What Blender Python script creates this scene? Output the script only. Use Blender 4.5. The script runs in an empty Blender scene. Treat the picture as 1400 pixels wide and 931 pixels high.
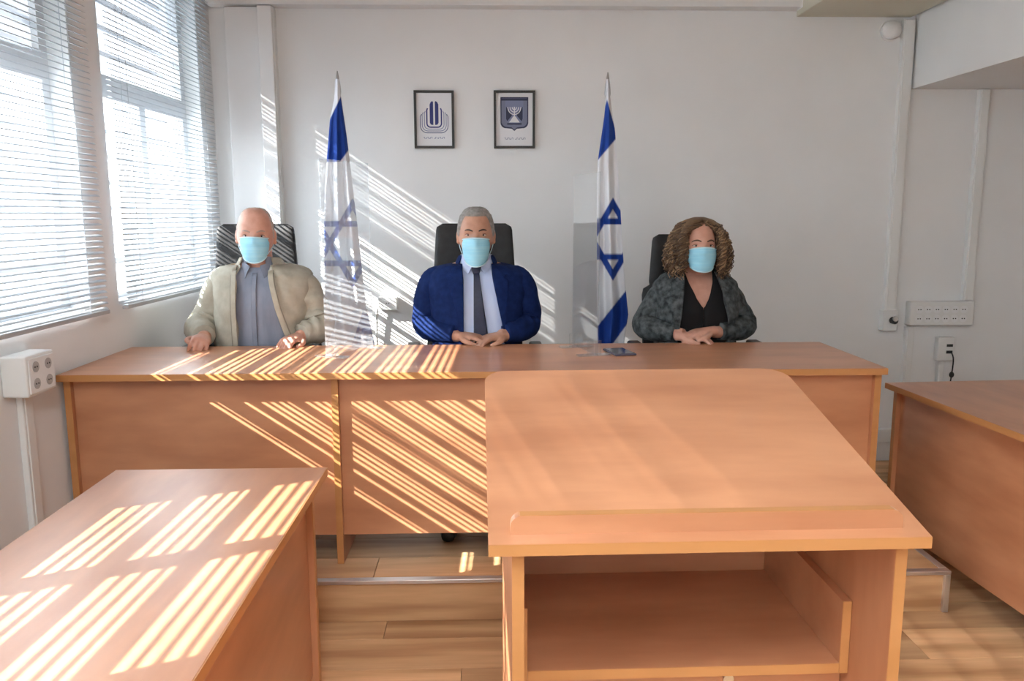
import bpy, bmesh, math, random
from mathutils import Vector, Matrix, noise
random.seed(7)

# ------------------------------------------------------------------ camera, sky, sun, exposure
sc = bpy.context.scene
COL = sc.collection
EYE = 1.467
FPX = 1100.0
_y, _p, _r = math.radians(1.811), math.radians(8.934), math.radians(0.134)
_f = Vector((math.sin(_y)*math.cos(_p), math.cos(_y)*math.cos(_p), -math.sin(_p)))
_r0 = Vector((math.cos(_y), -math.sin(_y), 0))
_d0 = _f.cross(_r0)
_rt = math.cos(_r)*_r0 + math.sin(_r)*_d0
_dn = -math.sin(_r)*_r0 + math.cos(_r)*_d0
cam = bpy.data.cameras.new('camera')
cam.sensor_width = 36.0
cam.lens = FPX/1400.0*36.0
cam.clip_start = 0.02
camo = bpy.data.objects.new('camera', cam)
COL.objects.link(camo)
m3 = Matrix((_rt, -_dn, -_f)).transposed()
camo.matrix_world = Matrix.Translation((0, 0, EYE)) @ m3.to_4x4()
sc.camera = camo

def at(px, py, Y):
    """point of the room at depth Y that a photo pixel looks at"""
    v = _rt*((px-700)/FPX) + _dn*((py-465.5)/FPX) + _f
    v = v*(Y/v.y)
    return Vector((v.x, v.y, v.z+EYE))

w = bpy.data.worlds.new('sky')
sc.world = w
w.use_nodes = True
w.node_tree.nodes['Background'].inputs[0].default_value = (0.83, 0.92, 1.0, 1)
w.node_tree.nodes['Background'].inputs[1].default_value = 4.2

sun = bpy.data.lights.new('sun', 'SUN')
sun.energy = 10.0
sun.color = (1.0, 0.96, 0.90)
sun.angle = math.radians(0.3)
suno = bpy.data.objects.new('sun', sun)
COL.objects.link(suno)
SUN = Vector((2.28, 1.0, -1.53)).normalized()
suno.rotation_euler = SUN.to_track_quat('-Z', 'Y').to_euler()
suno.location = (-6, -2, 6)

vs = sc.view_settings
vs.view_transform = 'Standard'
vs.look = 'None'
vs.exposure = 1.6
vs.gamma = 1.0
vs.use_curve_mapping = False

# ------------------------------------------------------------------ helpers
MATS = {}
def mat(name, col, rough=0.5, metal=0.0, spec=0.5, sss=0.0):
    m = bpy.data.materials.new(name)
    m.use_nodes = True
    b = m.node_tree.nodes['Principled BSDF']
    b.inputs['Base Color'].default_value = (*col, 1)
    b.inputs['Roughness'].default_value = rough
    b.inputs['Metallic'].default_value = metal
    b.inputs['Specular IOR Level'].default_value = spec
    if sss:
        b.inputs['Subsurface Weight'].default_value = sss
        b.inputs['Subsurface Radius'].default_value = (0.012, 0.005, 0.003)
        b.inputs['Subsurface Scale'].default_value = 1.0
    MATS[name] = m
    return m

def nd(m, t, **kw):
    n = m.node_tree.nodes.new(t)
    for k, v in kw.items():
        setattr(n, k, v)
    return n

def noisy(name, c1, c2, scale=(8, 8, 8), rough=0.5, detail=4, bump=0.0, spec=0.5, bscale=None, sss=0.0, rand=0.0):
    """two tones mixed by stretched noise in object space, optional relief"""
    m = mat(name, c1, rough, spec=spec, sss=sss)
    L = m.node_tree.links
    b = m.node_tree.nodes['Principled BSDF']
    tc = nd(m, 'ShaderNodeTexCoord')
    mp = nd(m, 'ShaderNodeMapping')
    mp.inputs['Scale'].default_value = scale
    L.new(tc.outputs['Object'], mp.inputs['Vector'])
    nz = nd(m, 'ShaderNodeTexNoise')
    nz.inputs['Scale'].default_value = 1.0
    nz.inputs['Detail'].default_value = detail
    L.new(mp.outputs[0], nz.inputs['Vector'])
    rp = nd(m, 'ShaderNodeValToRGB')
    rp.color_ramp.elements[0].position = 0.32
    rp.color_ramp.elements[1].position = 0.68
    rp.color_ramp.elements[0].color = (*c1, 1)
    rp.color_ramp.elements[1].color = (*c2, 1)
    L.new(nz.outputs['Fac'], rp.inputs[0])
    out = rp.outputs[0]
    if rand:
        oi = nd(m, 'ShaderNodeObjectInfo')
        add = nd(m, 'ShaderNodeVectorMath', operation='ADD')
        sc3 = nd(m, 'ShaderNodeVectorMath', operation='SCALE')
        cmb = nd(m, 'ShaderNodeCombineXYZ')
        for i in range(3):
            L.new(oi.outputs['Random'], cmb.inputs[i])
        L.new(cmb.outputs[0], sc3.inputs[0]); sc3.inputs['Scale'].default_value = 31.0
        L.new(tc.outputs['Object'], add.inputs[0]); L.new(sc3.outputs[0], add.inputs[1])
        L.new(add.outputs[0], mp.inputs['Vector'])
        hsv = nd(m, 'ShaderNodeHueSaturation')
        mr = nd(m, 'ShaderNodeMapRange')
        mr.inputs['To Min'].default_value = 1-rand
        mr.inputs['To Max'].default_value = 1+rand
        L.new(oi.outputs['Random'], mr.inputs['Value'])
        L.new(mr.outputs[0], hsv.inputs['Value'])
        L.new(out, hsv.inputs['Color'])
        out = hsv.outputs[0]
    L.new(out, b.inputs['Base Color'])
    if bump:
        n2 = nz
        if bscale:
            n2 = nd(m, 'ShaderNodeTexNoise')
            n2.inputs['Scale'].default_value = bscale
            n2.inputs['Detail'].default_value = 3
            L.new(tc.outputs['Object'], n2.inputs['Vector'])
        bp = nd(m, 'ShaderNodeBump')
        bp.inputs['Strength'].default_value = bump
        bp.inputs['Distance'].default_value = 0.004
        L.new(n2.outputs['Fac'], bp.inputs['Height'])
        L.new(bp.outputs[0], b.inputs['Normal'])
    return m

WALL = noisy('wall_paint', (0.83, 0.83, 0.825), (0.86, 0.86, 0.855), (3, 3, 3), 0.75, bump=0.03, bscale=120, spec=0.25)
WHITE = mat('white_plastic', (0.80, 0.80, 0.78), 0.4)
CEIL = mat('ceiling_paint', (0.86, 0.855, 0.845), 0.8, spec=0.2)
WOOD = noisy('beech_laminate', (0.47, 0.193, 0.09), (0.64, 0.30, 0.152), (2.6, 9, 9), 0.40, detail=6, bump=0.02, spec=0.5)
for _m in (WOOD,):
    _n = _m.node_tree.nodes['Principled BSDF']
    _n.inputs['Coat Weight'].default_value = 0.5
    _n.inputs['Coat IOR'].default_value = 1.6
    _n.inputs['Coat Roughness'].default_value = 0.3
WOODX = noisy('beech_laminate_upright', (0.47, 0.193, 0.09), (0.64, 0.30, 0.152), (9, 9, 2.6), 0.36, detail=6)
EDGE = noisy('beech_edge_band', (0.50, 0.225, 0.075), (0.56, 0.26, 0.095), (2, 20, 20), 0.4)
PLANK = noisy('oak_plank', (0.40, 0.205, 0.09), (0.72, 0.45, 0.24), (1.2, 14, 14), 0.5, detail=7, rand=0.22)
ALU = mat('brushed_aluminium', (0.72, 0.72, 0.73), 0.32, metal=0.9)
SLAT = mat('white_slat', (0.46, 0.49, 0.52), 0.4)
PVC = mat('white_window_frame', (0.70, 0.72, 0.74), 0.4)
GRILLE = mat('blue_grey_bar', (0.30, 0.34, 0.40), 0.5)
BLACK = noisy('black_leather', (0.011, 0.011, 0.012), (0.02, 0.02, 0.021), (30, 30, 30), 0.6, bump=0.15, bscale=260)
BLKP = mat('black_plastic', (0.014, 0.014, 0.015), 0.45)
DUCT = mat('duct_cream', (0.66, 0.62, 0.50), 0.6)
GREY = mat('grey_plastic', (0.45, 0.45, 0.45), 0.5)
DARK = mat('dark_hole', (0.03, 0.03, 0.03), 0.7)
STEEL = mat('steel', (0.55, 0.55, 0.55), 0.3, metal=1.0)
FRAME = mat('black_picture_frame', (0.03, 0.028, 0.026), 0.45)
PAPER = mat('white_paper', (0.80, 0.80, 0.82), 0.55)
INK = mat('blue_ink', (0.035, 0.045, 0.20), 0.6)
INKL = mat('pale_blue_ink', (0.22, 0.25, 0.40), 0.6)
INKM = mat('slate_ink', (0.20, 0.22, 0.32), 0.6)
INKD = mat('dark_navy_ink', (0.035, 0.042, 0.09), 0.6)

def glassy(name, tint, gloss, haze, hazecol=(0.8, 0.84, 0.9)):
    m = bpy.data.materials.new(name); m.use_nodes = True
    t = m.node_tree; t.nodes.clear()
    o = t.nodes.new('ShaderNodeOutputMaterial')
    tr = t.nodes.new('ShaderNodeBsdfTransparent'); tr.inputs[0].default_value = (*tint, 1)
    gl = t.nodes.new('ShaderNodeBsdfGlossy'); gl.inputs['Roughness'].default_value = 0.02
    df = t.nodes.new('ShaderNodeBsdfDiffuse'); df.inputs[0].default_value = (*hazecol, 1)
    tl = t.nodes.new('ShaderNodeBsdfTranslucent'); tl.inputs[0].default_value = (*hazecol, 1)
    lw = t.nodes.new('ShaderNodeLayerWeight'); lw.inputs[0].default_value = 0.5
    pw = t.nodes.new('ShaderNodeMath'); pw.operation = 'POWER'; pw.inputs[1].default_value = 4.5
    fr = t.nodes.new('ShaderNodeMath'); fr.operation = 'MULTIPLY_ADD'; fr.inputs[1].default_value = 0.9; fr.inputs[2].default_value = gloss
    t.links.new(lw.outputs['Facing'], pw.inputs[0]); t.links.new(pw.outputs[0], fr.inputs[0])
    m0 = t.nodes.new('ShaderNodeMixShader'); m0.inputs[0].default_value = 0.5
    m1 = t.nodes.new('ShaderNodeMixShader'); m1.inputs[0].default_value = haze
    m2 = t.nodes.new('ShaderNodeMixShader')
    t.links.new(df.outputs[0], m0.inputs[1]); t.links.new(tl.outputs[0], m0.inputs[2])
    t.links.new(tr.outputs[0], m1.inputs[1]); t.links.new(m0.outputs[0], m1.inputs[2])
    t.links.new(fr.outputs[0], m2.inputs[0]); t.links.new(m1.outputs[0], m2.inputs[1]); t.links.new(gl.outputs[0], m2.inputs[2])
    t.links.new(m2.outputs[0], o.inputs[0])
    return m
GLASS = glassy('window_glass', (0.97, 0.98, 0.98), 0.04, 0.0)
FROSTC = glassy('lightly_tinted_glass', (0.22, 0.225, 0.23), 0.04, 0.08)
FROST = glassy('tinted_upper_glass', (0.06, 0.062, 0.065), 0.04, 0.12)
ACRYL_GLARE = glassy('painted_glare_acrylic', (0.97, 0.98, 0.98), 0.05, 0.17)  # whitish haze mixed in to paint the window reflection on the first screen
ACRYL = glassy('clear_acrylic', (0.97, 0.98, 0.98), 0.05, 0.06)

def mesh(name, V, F, smooth=False):
    me = bpy.data.meshes.new(name)
    me.from_pydata([tuple(v) for v in V], [], F)
    me.update()
    if smooth:
        me.polygons.foreach_set('use_smooth', [True]*len(me.polygons))
    return me

def link(name, me, m=None, parent=None, loc=(0, 0, 0), rz=0.0):
    o = bpy.data.objects.new(name, me)
    COL.objects.link(o)
    if m is not None and not me.materials:
        me.materials.append(m)
    if parent is not None:
        o.parent = parent
    o.location = loc
    o.rotation_euler = (0, 0, rz)
    return o

def tag(o, label=None, cat=None, group=None, kind=None):
    if label: o['label'] = label
    if cat: o['category'] = cat
    if group: o['group'] = group
    if kind: o['kind'] = kind
    return o

def thing(name, label, cat, loc=(0, 0, 0), rz=0.0, group=None):
    o = bpy.data.objects.new(name, None)
    o.empty_display_size = 0.1
    COL.objects.link(o)
    o.location = loc
    o.rotation_euler = (0, 0, rz)
    return tag(o, label, cat, group)

def box_data(x0, y0, z0, x1, y1, z1, bev=0.0, seg=2):
    bm = bmesh.new()
    bmesh.ops.create_cube(bm, size=1.0)
    for v in bm.verts:
        v.co = Vector(((x0+x1)/2+v.co.x*(x1-x0), (y0+y1)/2+v.co.y*(y1-y0), (z0+z1)/2+v.co.z*(z1-z0)))
    if bev:
        bmesh.ops.bevel(bm, geom=bm.edges[:], offset=bev, segments=seg, affect='EDGES', profile=0.5)
    return bm

def bm_mesh(name, bm, smooth=False):
    me = bpy.data.meshes.new(name)
    bm.to_mesh(me); bm.free()
    if smooth:
        me.polygons.foreach_set('use_smooth', [True]*len(me.polygons))
    return me

def box(name, a, b, m, parent=None, bev=0.0, seg=2, **kw):
    return link(name, bm_mesh(name, box_data(*a, *b, bev, seg)), m, parent, **kw)

def boxes(name, lst, m, parent=None, bev=0.0, **kw):
    V, F = [], []
    for a, b in lst:
        bm = box_data(*a, *b, bev)
        n = len(V)
        bm.verts.index_update()
        V += [v.co.copy() for v in bm.verts]
        F += [[n+v.index for v in f.verts] for f in bm.faces]
        bm.free()
    return link(name, mesh(name, V, F), m, parent, **kw)

def loft(rings, cap=True, closed=True):
    V, F = [], []
    n = len(rings[0])
    for r in rings:
        V += [Vector(p) for p in r]
    for i in range(len(rings)-1):
        for j in range(n if closed else n-1):
            k = (j+1) % n
            F.append([i*n+j, i*n+k, (i+1)*n+k, (i+1)*n+j])
    if cap and closed:
        for ring, rev in ((0, True), (len(rings)-1, False)):
            c = Vector((0, 0, 0))
            for j in range(n):
                c += V[ring*n+j]
            V.append(c/n)
            ci = len(V)-1
            for j in range(n):
                k = (j+1) % n
                F.append([ci, ring*n+k, ring*n+j] if rev else [ci, ring*n+j, ring*n+k])
    return V, F

def crom(pts, m):
    """Catmull-Rom through tuples, m samples"""
    n = len(pts)
    out = []
    for i in range(m):
        t = i/(m-1)*(n-1)
        k = min(int(t), n-2)
        u = t-k
        p0, p1, p2, p3 = pts[max(k-1, 0)], pts[k], pts[k+1], pts[min(k+2, n-1)]
        out.append(tuple(0.5*((2*b)+(c-a)*u+(2*a-5*b+4*c-d)*u*u+(-a+3*b-3*c+d)*u**3) for a, b, c, d in zip(p0, p1, p2, p3)))
    return out

def tube(path, radii=None, n=12, m=None, flat=1.0, wob=None, up=Vector((0, 0, 1)), cap=True):
    """closed tube along points (x,y,z[,r])"""
    pts = [tuple(p) if len(p) == 4 else (*p, radii) for p in path]
    if m:
        pts = crom(pts, m)
    P = [Vector(p[:3]) for p in pts]
    R = [p[3] for p in pts]
    rings = []
    side = None
    for i, p in enumerate(P):
        t = (P[min(i+1, len(P)-1)]-P[max(i-1, 0)])
        if t.length < 1e-9: t = Vector((0, 0, 1))
        t.normalize()
        if side is None:
            ref = up if abs(t.dot(up)) < 0.95 else Vector((1, 0, 0))
            side = ref.cross(t).normalized()
        else:
            side = (side-t*side.dot(t)).normalized()
        v2 = t.cross(side)
        ring = []
        for j in range(n):
            a = 2*math.pi*j/n
            r = R[i]
            if wob: r *= wob(i/(len(P)-1), a)
            ring.append(p+side*math.cos(a)*r+v2*math.sin(a)*r*flat)
        rings.append(ring)
    return loft(rings, cap)

def merge(parts):
    V, F = [], []
    for v, f in parts:
        n = len(V)
        V += v
        F += [[n+i for i in q] for q in f]
    return V, F

def ellipsoid(c, r, nu=16, nv=10, M=None):
    V, F = [], []
    V.append(Vector((0, 0, -r[2])))
    for i in range(1, nv):
        a = -math.pi/2+math.pi*i/nv
        for j in range(nu):
            b = 2*math.pi*j/nu
            V.append(Vector((r[0]*math.cos(a)*math.cos(b), r[1]*math.cos(a)*math.sin(b), r[2]*math.sin(a))))
    V.append(Vector((0, 0, r[2])))
    for j in range(nu):
        k = (j+1) % nu
        F.append([0, 1+k, 1+j])
        for i in range(nv-2):
            F.append([1+i*nu+j, 1+i*nu+k, 1+(i+1)*nu+k, 1+(i+1)*nu+j])
        F.append([1+(nv-2)*nu+j, 1+(nv-2)*nu+k, len(V)-1])
    M = M or Matrix.Identity(4)
    return [M @ v + Vector(c) for v in V], F

def cyl(name, c, r, h, m, parent=None, axis='Z', n=24, r2=None, smooth=True, **kw):
    r2 = r if r2 is None else r2
    rings = []
    for z, rr in ((0, r), (h, r2)):
        ring = []
        for j in range(n):
            a = 2*math.pi*j/n
            x, y = rr*math.cos(a), rr*math.sin(a)
            p = {'Z': (x, y, z), 'Y': (x, -z, y), 'X': (z, x, y)}[axis]
            ring.append(Vector(p)+Vector(c))
        rings.append(ring)
    V, F = loft(rings)
    me = mesh(name, V, F)
    return link(name, me, m, parent, **kw)

def plate(name, outline, y0, y1, m, parent=None, **kw):
    """outline in x,z extruded along y (a flat shape facing the viewer)"""
    n = len(outline)
    V = [Vector((x, y0, z)) for x, z in outline]+[Vector((x, y1, z)) for x, z in outline]
    F = [list(range(n)), list(range(2*n-1, n-1, -1))]
    for i in range(n):
        k = (i+1) % n
        F.append([k, i, n+i, n+k])
    me = mesh(name, V, F)
    return link(name, me, m, parent, **kw)

def stroke(pts, wd):
    """polyline in the x,z plane as a ribbon outline"""
    L, R = [], []
    for i, p in enumerate(pts):
        a = Vector(pts[max(i-1, 0)]); b = Vector(pts[min(i+1, len(pts)-1)])
        t = (b-a).normalized()
        nrm = Vector((-t.y, t.x))*wd/2
        L.append(Vector(p)+nrm); R.append(Vector(p)-nrm)
    return [tuple(v) for v in L+R[::-1]]

def smooth01(a, b, x):
    t = max(0.0, min(1.0, (x-a)/(b-a)))
    return t*t*(3-2*t)

# ------------------------------------------------------------------ the room
YB = 4.6            # back wall
CZ = 2.78           # ceiling
WA = 0.0355         # the window wall runs slightly askew
WO = Vector((-1.485, YB, 0))
XR, YF = 4.6, -2.6
def wl(n, y):       # window-wall frame -> world xy   (n into room, y along wall, 0 at the back corner)
    return Vector((WO.x+n*math.cos(WA)+y*math.sin(WA), WO.y-n*math.sin(WA)+y*math.cos(WA), 0))

WINS = [(-1.22, -0.19), (-2.55, -1.45), (-4.45, -2.94), (-6.25, -4.80)]
MULL = [[-0.70], [], [-3.43, -3.94], [-5.28, -5.77]]
Z0, Z1 = 1.10, 2.60

def struct(o):
    o['kind'] = 'structure'
    return o

# floor with planks
fl = struct(box('floor', (-2.2, YF, -0.12), (XR, YB+0.1, -0.012), mat('screed', (0.2, 0.13, 0.08), 0.8)))
def plank_field(parent, x0, x1, y0, y1, z, pw, pl, xl=None):
    meshes = {}
    y = y0; row = 0
    while y < y1-0.01:
        yy = min(y+pw, y1)
        x = x0 - [0.0, 0.55, 0.27, 0.83][row % 4]
        while x < x1-0.01:
            a, b = max(x, x0), min(x+pl, x1)
            if b-a > 0.02:
                key = (round(b-a, 4), round(yy-y, 4))
                if key not in meshes:
                    bm = box_data(-(b-a)/2+0.0008, -(yy-y)/2+0.0008, -0.012, (b-a)/2-0.0008, (yy-y)/2-0.0008, 0, 0.0012, 1)
                    meshes[key] = bm_mesh('plank', bm)
                link('plank', meshes[key], PLANK, parent, loc=((a+b)/2, (y+yy)/2, z))
            x += pl
        y += pw; row += 1
plank_field(fl, -2.1, XR-0.02, YF+0.02, YB-0.01, 0.0, 0.193, 1.28)

cl = struct(box('ceiling', (-2.2, YF, CZ), (XR, YB+0.1, CZ+0.1), CEIL))
wb = struct(box('wall_back', (-1.9, YB, -0.1), (XR+0.1, YB+0.12, CZ+0.05), WALL))
wr = struct(box('wall_right', (XR, YF-0.1, -0.1), (XR+0.1, YB, CZ+0.05), WALL))
wf = struct(box('wall_front', (-2.2, YF-0.1, -0.1), (XR+0.1, YF, CZ+0.05), WALL))
# window wall: sill wall, lintel, piers
T = 0.20
lst = [((-T, -7.3, -0.1), (0, 0.05, Z0)), ((-T, -7.3, Z1), (0, 0.05, CZ+0.05))]
ys = sorted([0.05]+[v for a, b in WINS for v in (a, b)]+[-7.3])
for i in range(0, len(ys), 2):
    lst.append(((-T, ys[i], Z0), (0, ys[i+1], Z1)))
wlft = struct(boxes('wall_left', lst, WALL, loc=WO, rz=-WA))

# windows
for i, (a, b) in enumerate(WINS):
    wn = bpy.data.objects.new('window_%d' % (i+1), None)
    COL.objects.link(wn); wn.location = WO; wn.rotation_euler = (0, 0, -WA); wn['kind'] = 'structure'
    n0, n1 = -0.13, -0.08
    ra, rb = (1.258, 1.284) if i < 2 else (1.175, 1.235)
    box('window_jamb', (n0, a, Z0), (n1, a+0.05, Z1), PVC, wn)
    box('window_jamb', (n0, b-0.05, Z0), (n1, b, Z1), PVC, wn)
    box('window_rail', (n0, a+0.05, Z0), (n1, b-0.05, Z0+0.035), PVC, wn)
    box('window_rail', (n0, a+0.05, ra), (n1, b-0.05, rb), PVC, wn)
    box('window_transom', (n0, a+0.05, 1.955), (n1, b-0.05, 2.05), PVC, wn)
    box('window_rail', (n0, a+0.05, Z1-0.05), (n1, b-0.05, Z1), PVC, wn)
    ed = [a+0.05]
    for mm in sorted(MULL[i]):
        box('window_mullion', (n0, mm-0.03, rb), (n1, mm+0.03, 1.955), PVC, wn)
        ed += [mm-0.03, mm+0.03]
    ed.append(b-0.05)
    z = 1.375 if i < 2 else 1.170
    while z < Z1-0.03:
        box('grille_bar', (-T+0.002, a+0.001, z), (-T+0.014, b-0.001, z+0.021), GRILLE, wn)
        z += (0.113, 0.104, 0.118, 0.118)[i]
    box('window_sill', (-T-0.02, a, Z0), (-0.002, b, Z0+0.012), PVC, wn)
    for (ya, yb, za, zb, gm) in [(ed[q], ed[q+1], rb, 1.955, GLASS) for q in range(0, len(ed), 2)]+[
                                 (a+0.05, b-0.05, 2.05, Z1-0.05, FROSTC if i == 0 else FROST), (a+0.05, b-0.05, Z0+0.035, ra, GLASS)]:
        V = [Vector((-0.105, ya, za)), Vector((-0.105, yb, za)), Vector((-0.105, yb, zb)), Vector((-0.105, ya, zb))]
        link('pane', mesh('pane', V, [[0, 1, 2, 3]]), gm, wn)

# venetian blinds
def slat_mesh(L):
    n = 6; wd = 0.025; V = []
    for s in (0, 1):
        for k in range(n+1):
            u = k/n-0.5
            V.append(Vector((u*wd, s*L, 0.0042*(1-4*u*u))))
    F = [[k, k+1, n+1+k+1, n+1+k] for k in range(n)]
    me = mesh('slat', V, F, True)
    me.materials.append(SLAT)
    return me
BLBL = ['white venetian blind on the window nearest the back wall, mullion shadow showing through',
        'white venetian blind on the window above the four-hole socket box',
        'white venetian blind on the window beside the side desk with sun stripes',
        'white venetian blind on the window farthest from the back wall']
for i, (a, b) in enumerate(WINS):
    a2, b2 = a-0.045, b+0.035
    zb, zt = 1.085, 2.66
    o = thing('venetian_blind', BLBL[i], 'blind', loc=wl(0, (a+b)/2)+Vector((0, 0, zb)), rz=-WA)
    L = b2-a2
    PITCH = (0.0216, 0.0216, 0.0238, 0.0238)[i]
    y0 = -L/2
    me = slat_mesh(L-0.01)
    nn = int((zt-zb-0.05)/PITCH)
    for k in range(nn):
        s = link('slat', me, None, o, loc=(0.045, y0+0.005, 0.022+k*PITCH))
        tilt = math.radians((18, 16, 16, 16)[i])                   # inner edge down
        s.rotation_euler = (0, tilt+math.radians(random.uniform(-1.5, 1.5)), 0)
    box('bottom_rail', (0.032, y0, 0), (0.058, y0+L, 0.016), SLAT, o, 0.003)
    box('headrail', (0.025, y0, zt-zb-0.035), (0.065, y0+L, zt-zb), SLAT, o, 0.002)
    for f in (0.12, 0.88):
        for dx in (0.032, 0.058):
            V, F = tube([(dx, y0+L*f, 0.01), (dx, y0+L*f, zt-zb-0.03)], 0.0011, 6)
            link('ladder_cord', mesh('ladder_cord', V, F), SLAT, o)

# column and riser in the back-left corner, cornice, soffit, duct
struct(box('trim_1', (-1.385, YB-0.055, 0.0), (-1.125, YB, 2.56), WALL, bev=0.003))
struct(box('trim_2', (-1.205, YB-0.085, 0.0), (-1.128, YB-0.055, 2.56), WALL, bev=0.004))
struct(box('trim_3', (-1.47, YB-0.09, 2.565), (1.72, YB, CZ), WALL, bev=0.003))
struct(box('trim_4', (2.385, YF, 2.153), (XR, YB, CZ), WALL))
struct(box('baseboard_back', (1.75, YB-0.03, 0.115), (XR, YB, 0.20), WHITE, bev=0.006))
dct = thing('ceiling_duct', 'cream boxed duct hanging under the ceiling beside the soffit', 'duct', loc=(2.02, 3.0, 2.535))
box('housing', (-0.305, -3.0, 0.0), (0.335, 1.598, 0.243), DUCT, dct, 0.004)
box('joint_cover', (-0.31, 0.28, -0.006), (0.338, 0.34, 0.24), DUCT, dct, 0.002)

FILL_GLOW = mat('fill_diffuser', (0.9, 0.9, 0.9), 0.6)
_b = FILL_GLOW.node_tree.nodes['Principled BSDF']
_b.inputs['Emission Color'].default_value = (0.88, 0.955, 1.0, 1)
_b.inputs['Emission Strength'].default_value = 8.6
for lx, ly, ll in ((0.0, -0.2, 'added unseen fill panel farther from the front wall'), (0.0, -1.8, 'added unseen fill panel nearest the front wall')):  # glowing panels added out of view to brighten the room
    o = thing('added_fill_panel', ll, 'light', loc=(lx, ly, CZ-0.0005), group='added fill panels')
    for a, b in (((-0.30, -0.60, -0.05), (0.30, -0.57, 0)), ((-0.30, 0.57, -0.05), (0.30, 0.60, 0)), ((-0.30, -0.57, -0.05), (-0.27, 0.57, 0)), ((0.27, -0.57, -0.05), (0.30, 0.57, 0))):
        box('frame_bar', a, b, WHITE, o)
    box('diffuser', (-0.27, -0.57, -0.045), (0.27, 0.57, -0.03), FILL_GLOW, o)
    box('back_tray', (-0.27, -0.57, -0.01), (0.27, 0.57, 0), WHITE, o)

sv = thing('round_alarm_sounder', 'small grey white dome alarm on the wall under the duct', 'alarm', loc=(2.245, YB, 2.465))
V, F = ellipsoid((0, -0.02, 0), (0.055, 0.035, 0.05)); link('dome', mesh('dome', V, F, True), WALL, sv)
cyl('back_plate', (0, 0, 0), 0.058, 0.012, WHITE, sv, 'Y')

ar = thing('vent_grille', 'small dark vent grille on the soffit face above the wall', 'vent', loc=(2.384, 3.78, 2.53))
box('vent_frame', (-0.012, -0.12, -0.005), (0.0, 0.10, 0.11), GREY, ar, 0.002)
for k in range(4):
    box('louvre', (-0.016, -0.11, 0.008+k*0.025), (-0.010, 0.09, 0.024+k*0.025), DARK, ar)

# wall conduits and sockets
def conduit(label, x0, x1, z0, z1, extra=None):
    o = thing('cable_trunking', label, 'trunking', loc=((x0+x1)/2, YB, z0))
    hw = (x1-x0)/2
    box('trunking_body', (-hw, -0.032, 0), (hw, 0, z1-z0), WHITE, o, 0.003)
    box('trunking_lid', (-hw*0.72, -0.037, 0.004), (hw*0.72, -0.031, z1-z0-0.004), WHITE, o, 0.002)
    return o
c1 = conduit('tall white cable trunking running down from the duct to a single outlet', 2.305, 2.372, 0.895, 2.52)
conduit('thin white trunking rising from the socket strip to the soffit', 2.765, 2.825, 0.965, 2.15)
conduit('thin white trunking below the socket strip', 2.445, 2.495, 0.205, 0.815)
conduit('short narrow trunking under the small cable outlet', 2.655, 2.688, 0.205, 0.608)

def outlet_box(name, label, cat, loc, wdt, hgt, dep, holes, rz=0.0, r=0.012, hm=None, group=None):
    o = thing(name, label, cat, loc=loc, rz=rz, group=group)
    box('housing', (-wdt/2, -dep, 0), (wdt/2, 0, hgt), WHITE, o, 0.006)
    for (x, z) in holes:
        s = cyl('socket', (x, -dep+0.001, z), r*1.5, 0.003, hm or WALL, o, 'Y', 20)
        for q in (-0.45, 0.45):
            cyl('pin_hole', (x+q*r, -dep-0.0015, z), r*0.24, 0.0012, DARK, s, 'Y', 8)
    return o
outlet_box('socket_strip', 'wide white wall strip with two rows of six sockets', 'socket', (2.634, YB, 0.823), 0.377, 0.138, 0.06,
           [(-0.135+0.052*k, z) for k in range(6) for z in (0.040, 0.093)], r=0.015)
o = outlet_box('cable_outlet', 'single white outlet with a dark plug at the foot of the tall trunking', 'socket', (2.335, YB, 0.79), 0.085, 0.125, 0.055, [], r=0.012)
cyl('plug', (0.012, -0.055, 0.065), 0.020, 0.03, DARK, o, 'Y', 16)
cyl('plug_ring', (0.012, -0.085, 0.078), 0.016, 0.008, STEEL, o, 'Y', 16)
o = outlet_box('data_outlet', 'small white outlet with a hanging cable under the socket strip', 'socket', (2.685, YB, 0.61), 0.10, 0.14, 0.045, [], r=0.012)
box('port', (0.0, -0.049, 0.085), (0.035, -0.044, 0.10), DARK, o)
box('port', (0.0, -0.049, 0.045), (0.035, -0.044, 0.062), DARK, o)
V, F = tube([(0.03, -0.05, 0.05), (0.038, -0.06, 0.0), (0.035, -0.05, -0.15), (0.03, -0.03, -0.4)], 0.004, 8, 20)
link('cable', mesh('cable', V, F, True), BLKP, o)
V, F = ellipsoid((0.037, -0.055, -0.08), (0.014, 0.012, 0.018)); link('cable_choke', mesh('cable_choke', V, F, True), DARK, o)
o = outlet_box('wall_outlet', 'small grey wall outlet with a cable behind the flag stand', 'socket', (-0.56, YB, 0.93), 0.11, 0.075, 0.05, [(0.0, 0.04)], r=0.014)
V, F = tube([(-0.045, -0.03, 0.03), (-0.065, -0.03, -0.02), (-0.07, -0.02, -0.25), (-0.06, -0.02, -0.55)], 0.007, 8, 20)
link('cable', mesh('cable', V, F, True), WHITE, o)

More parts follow.
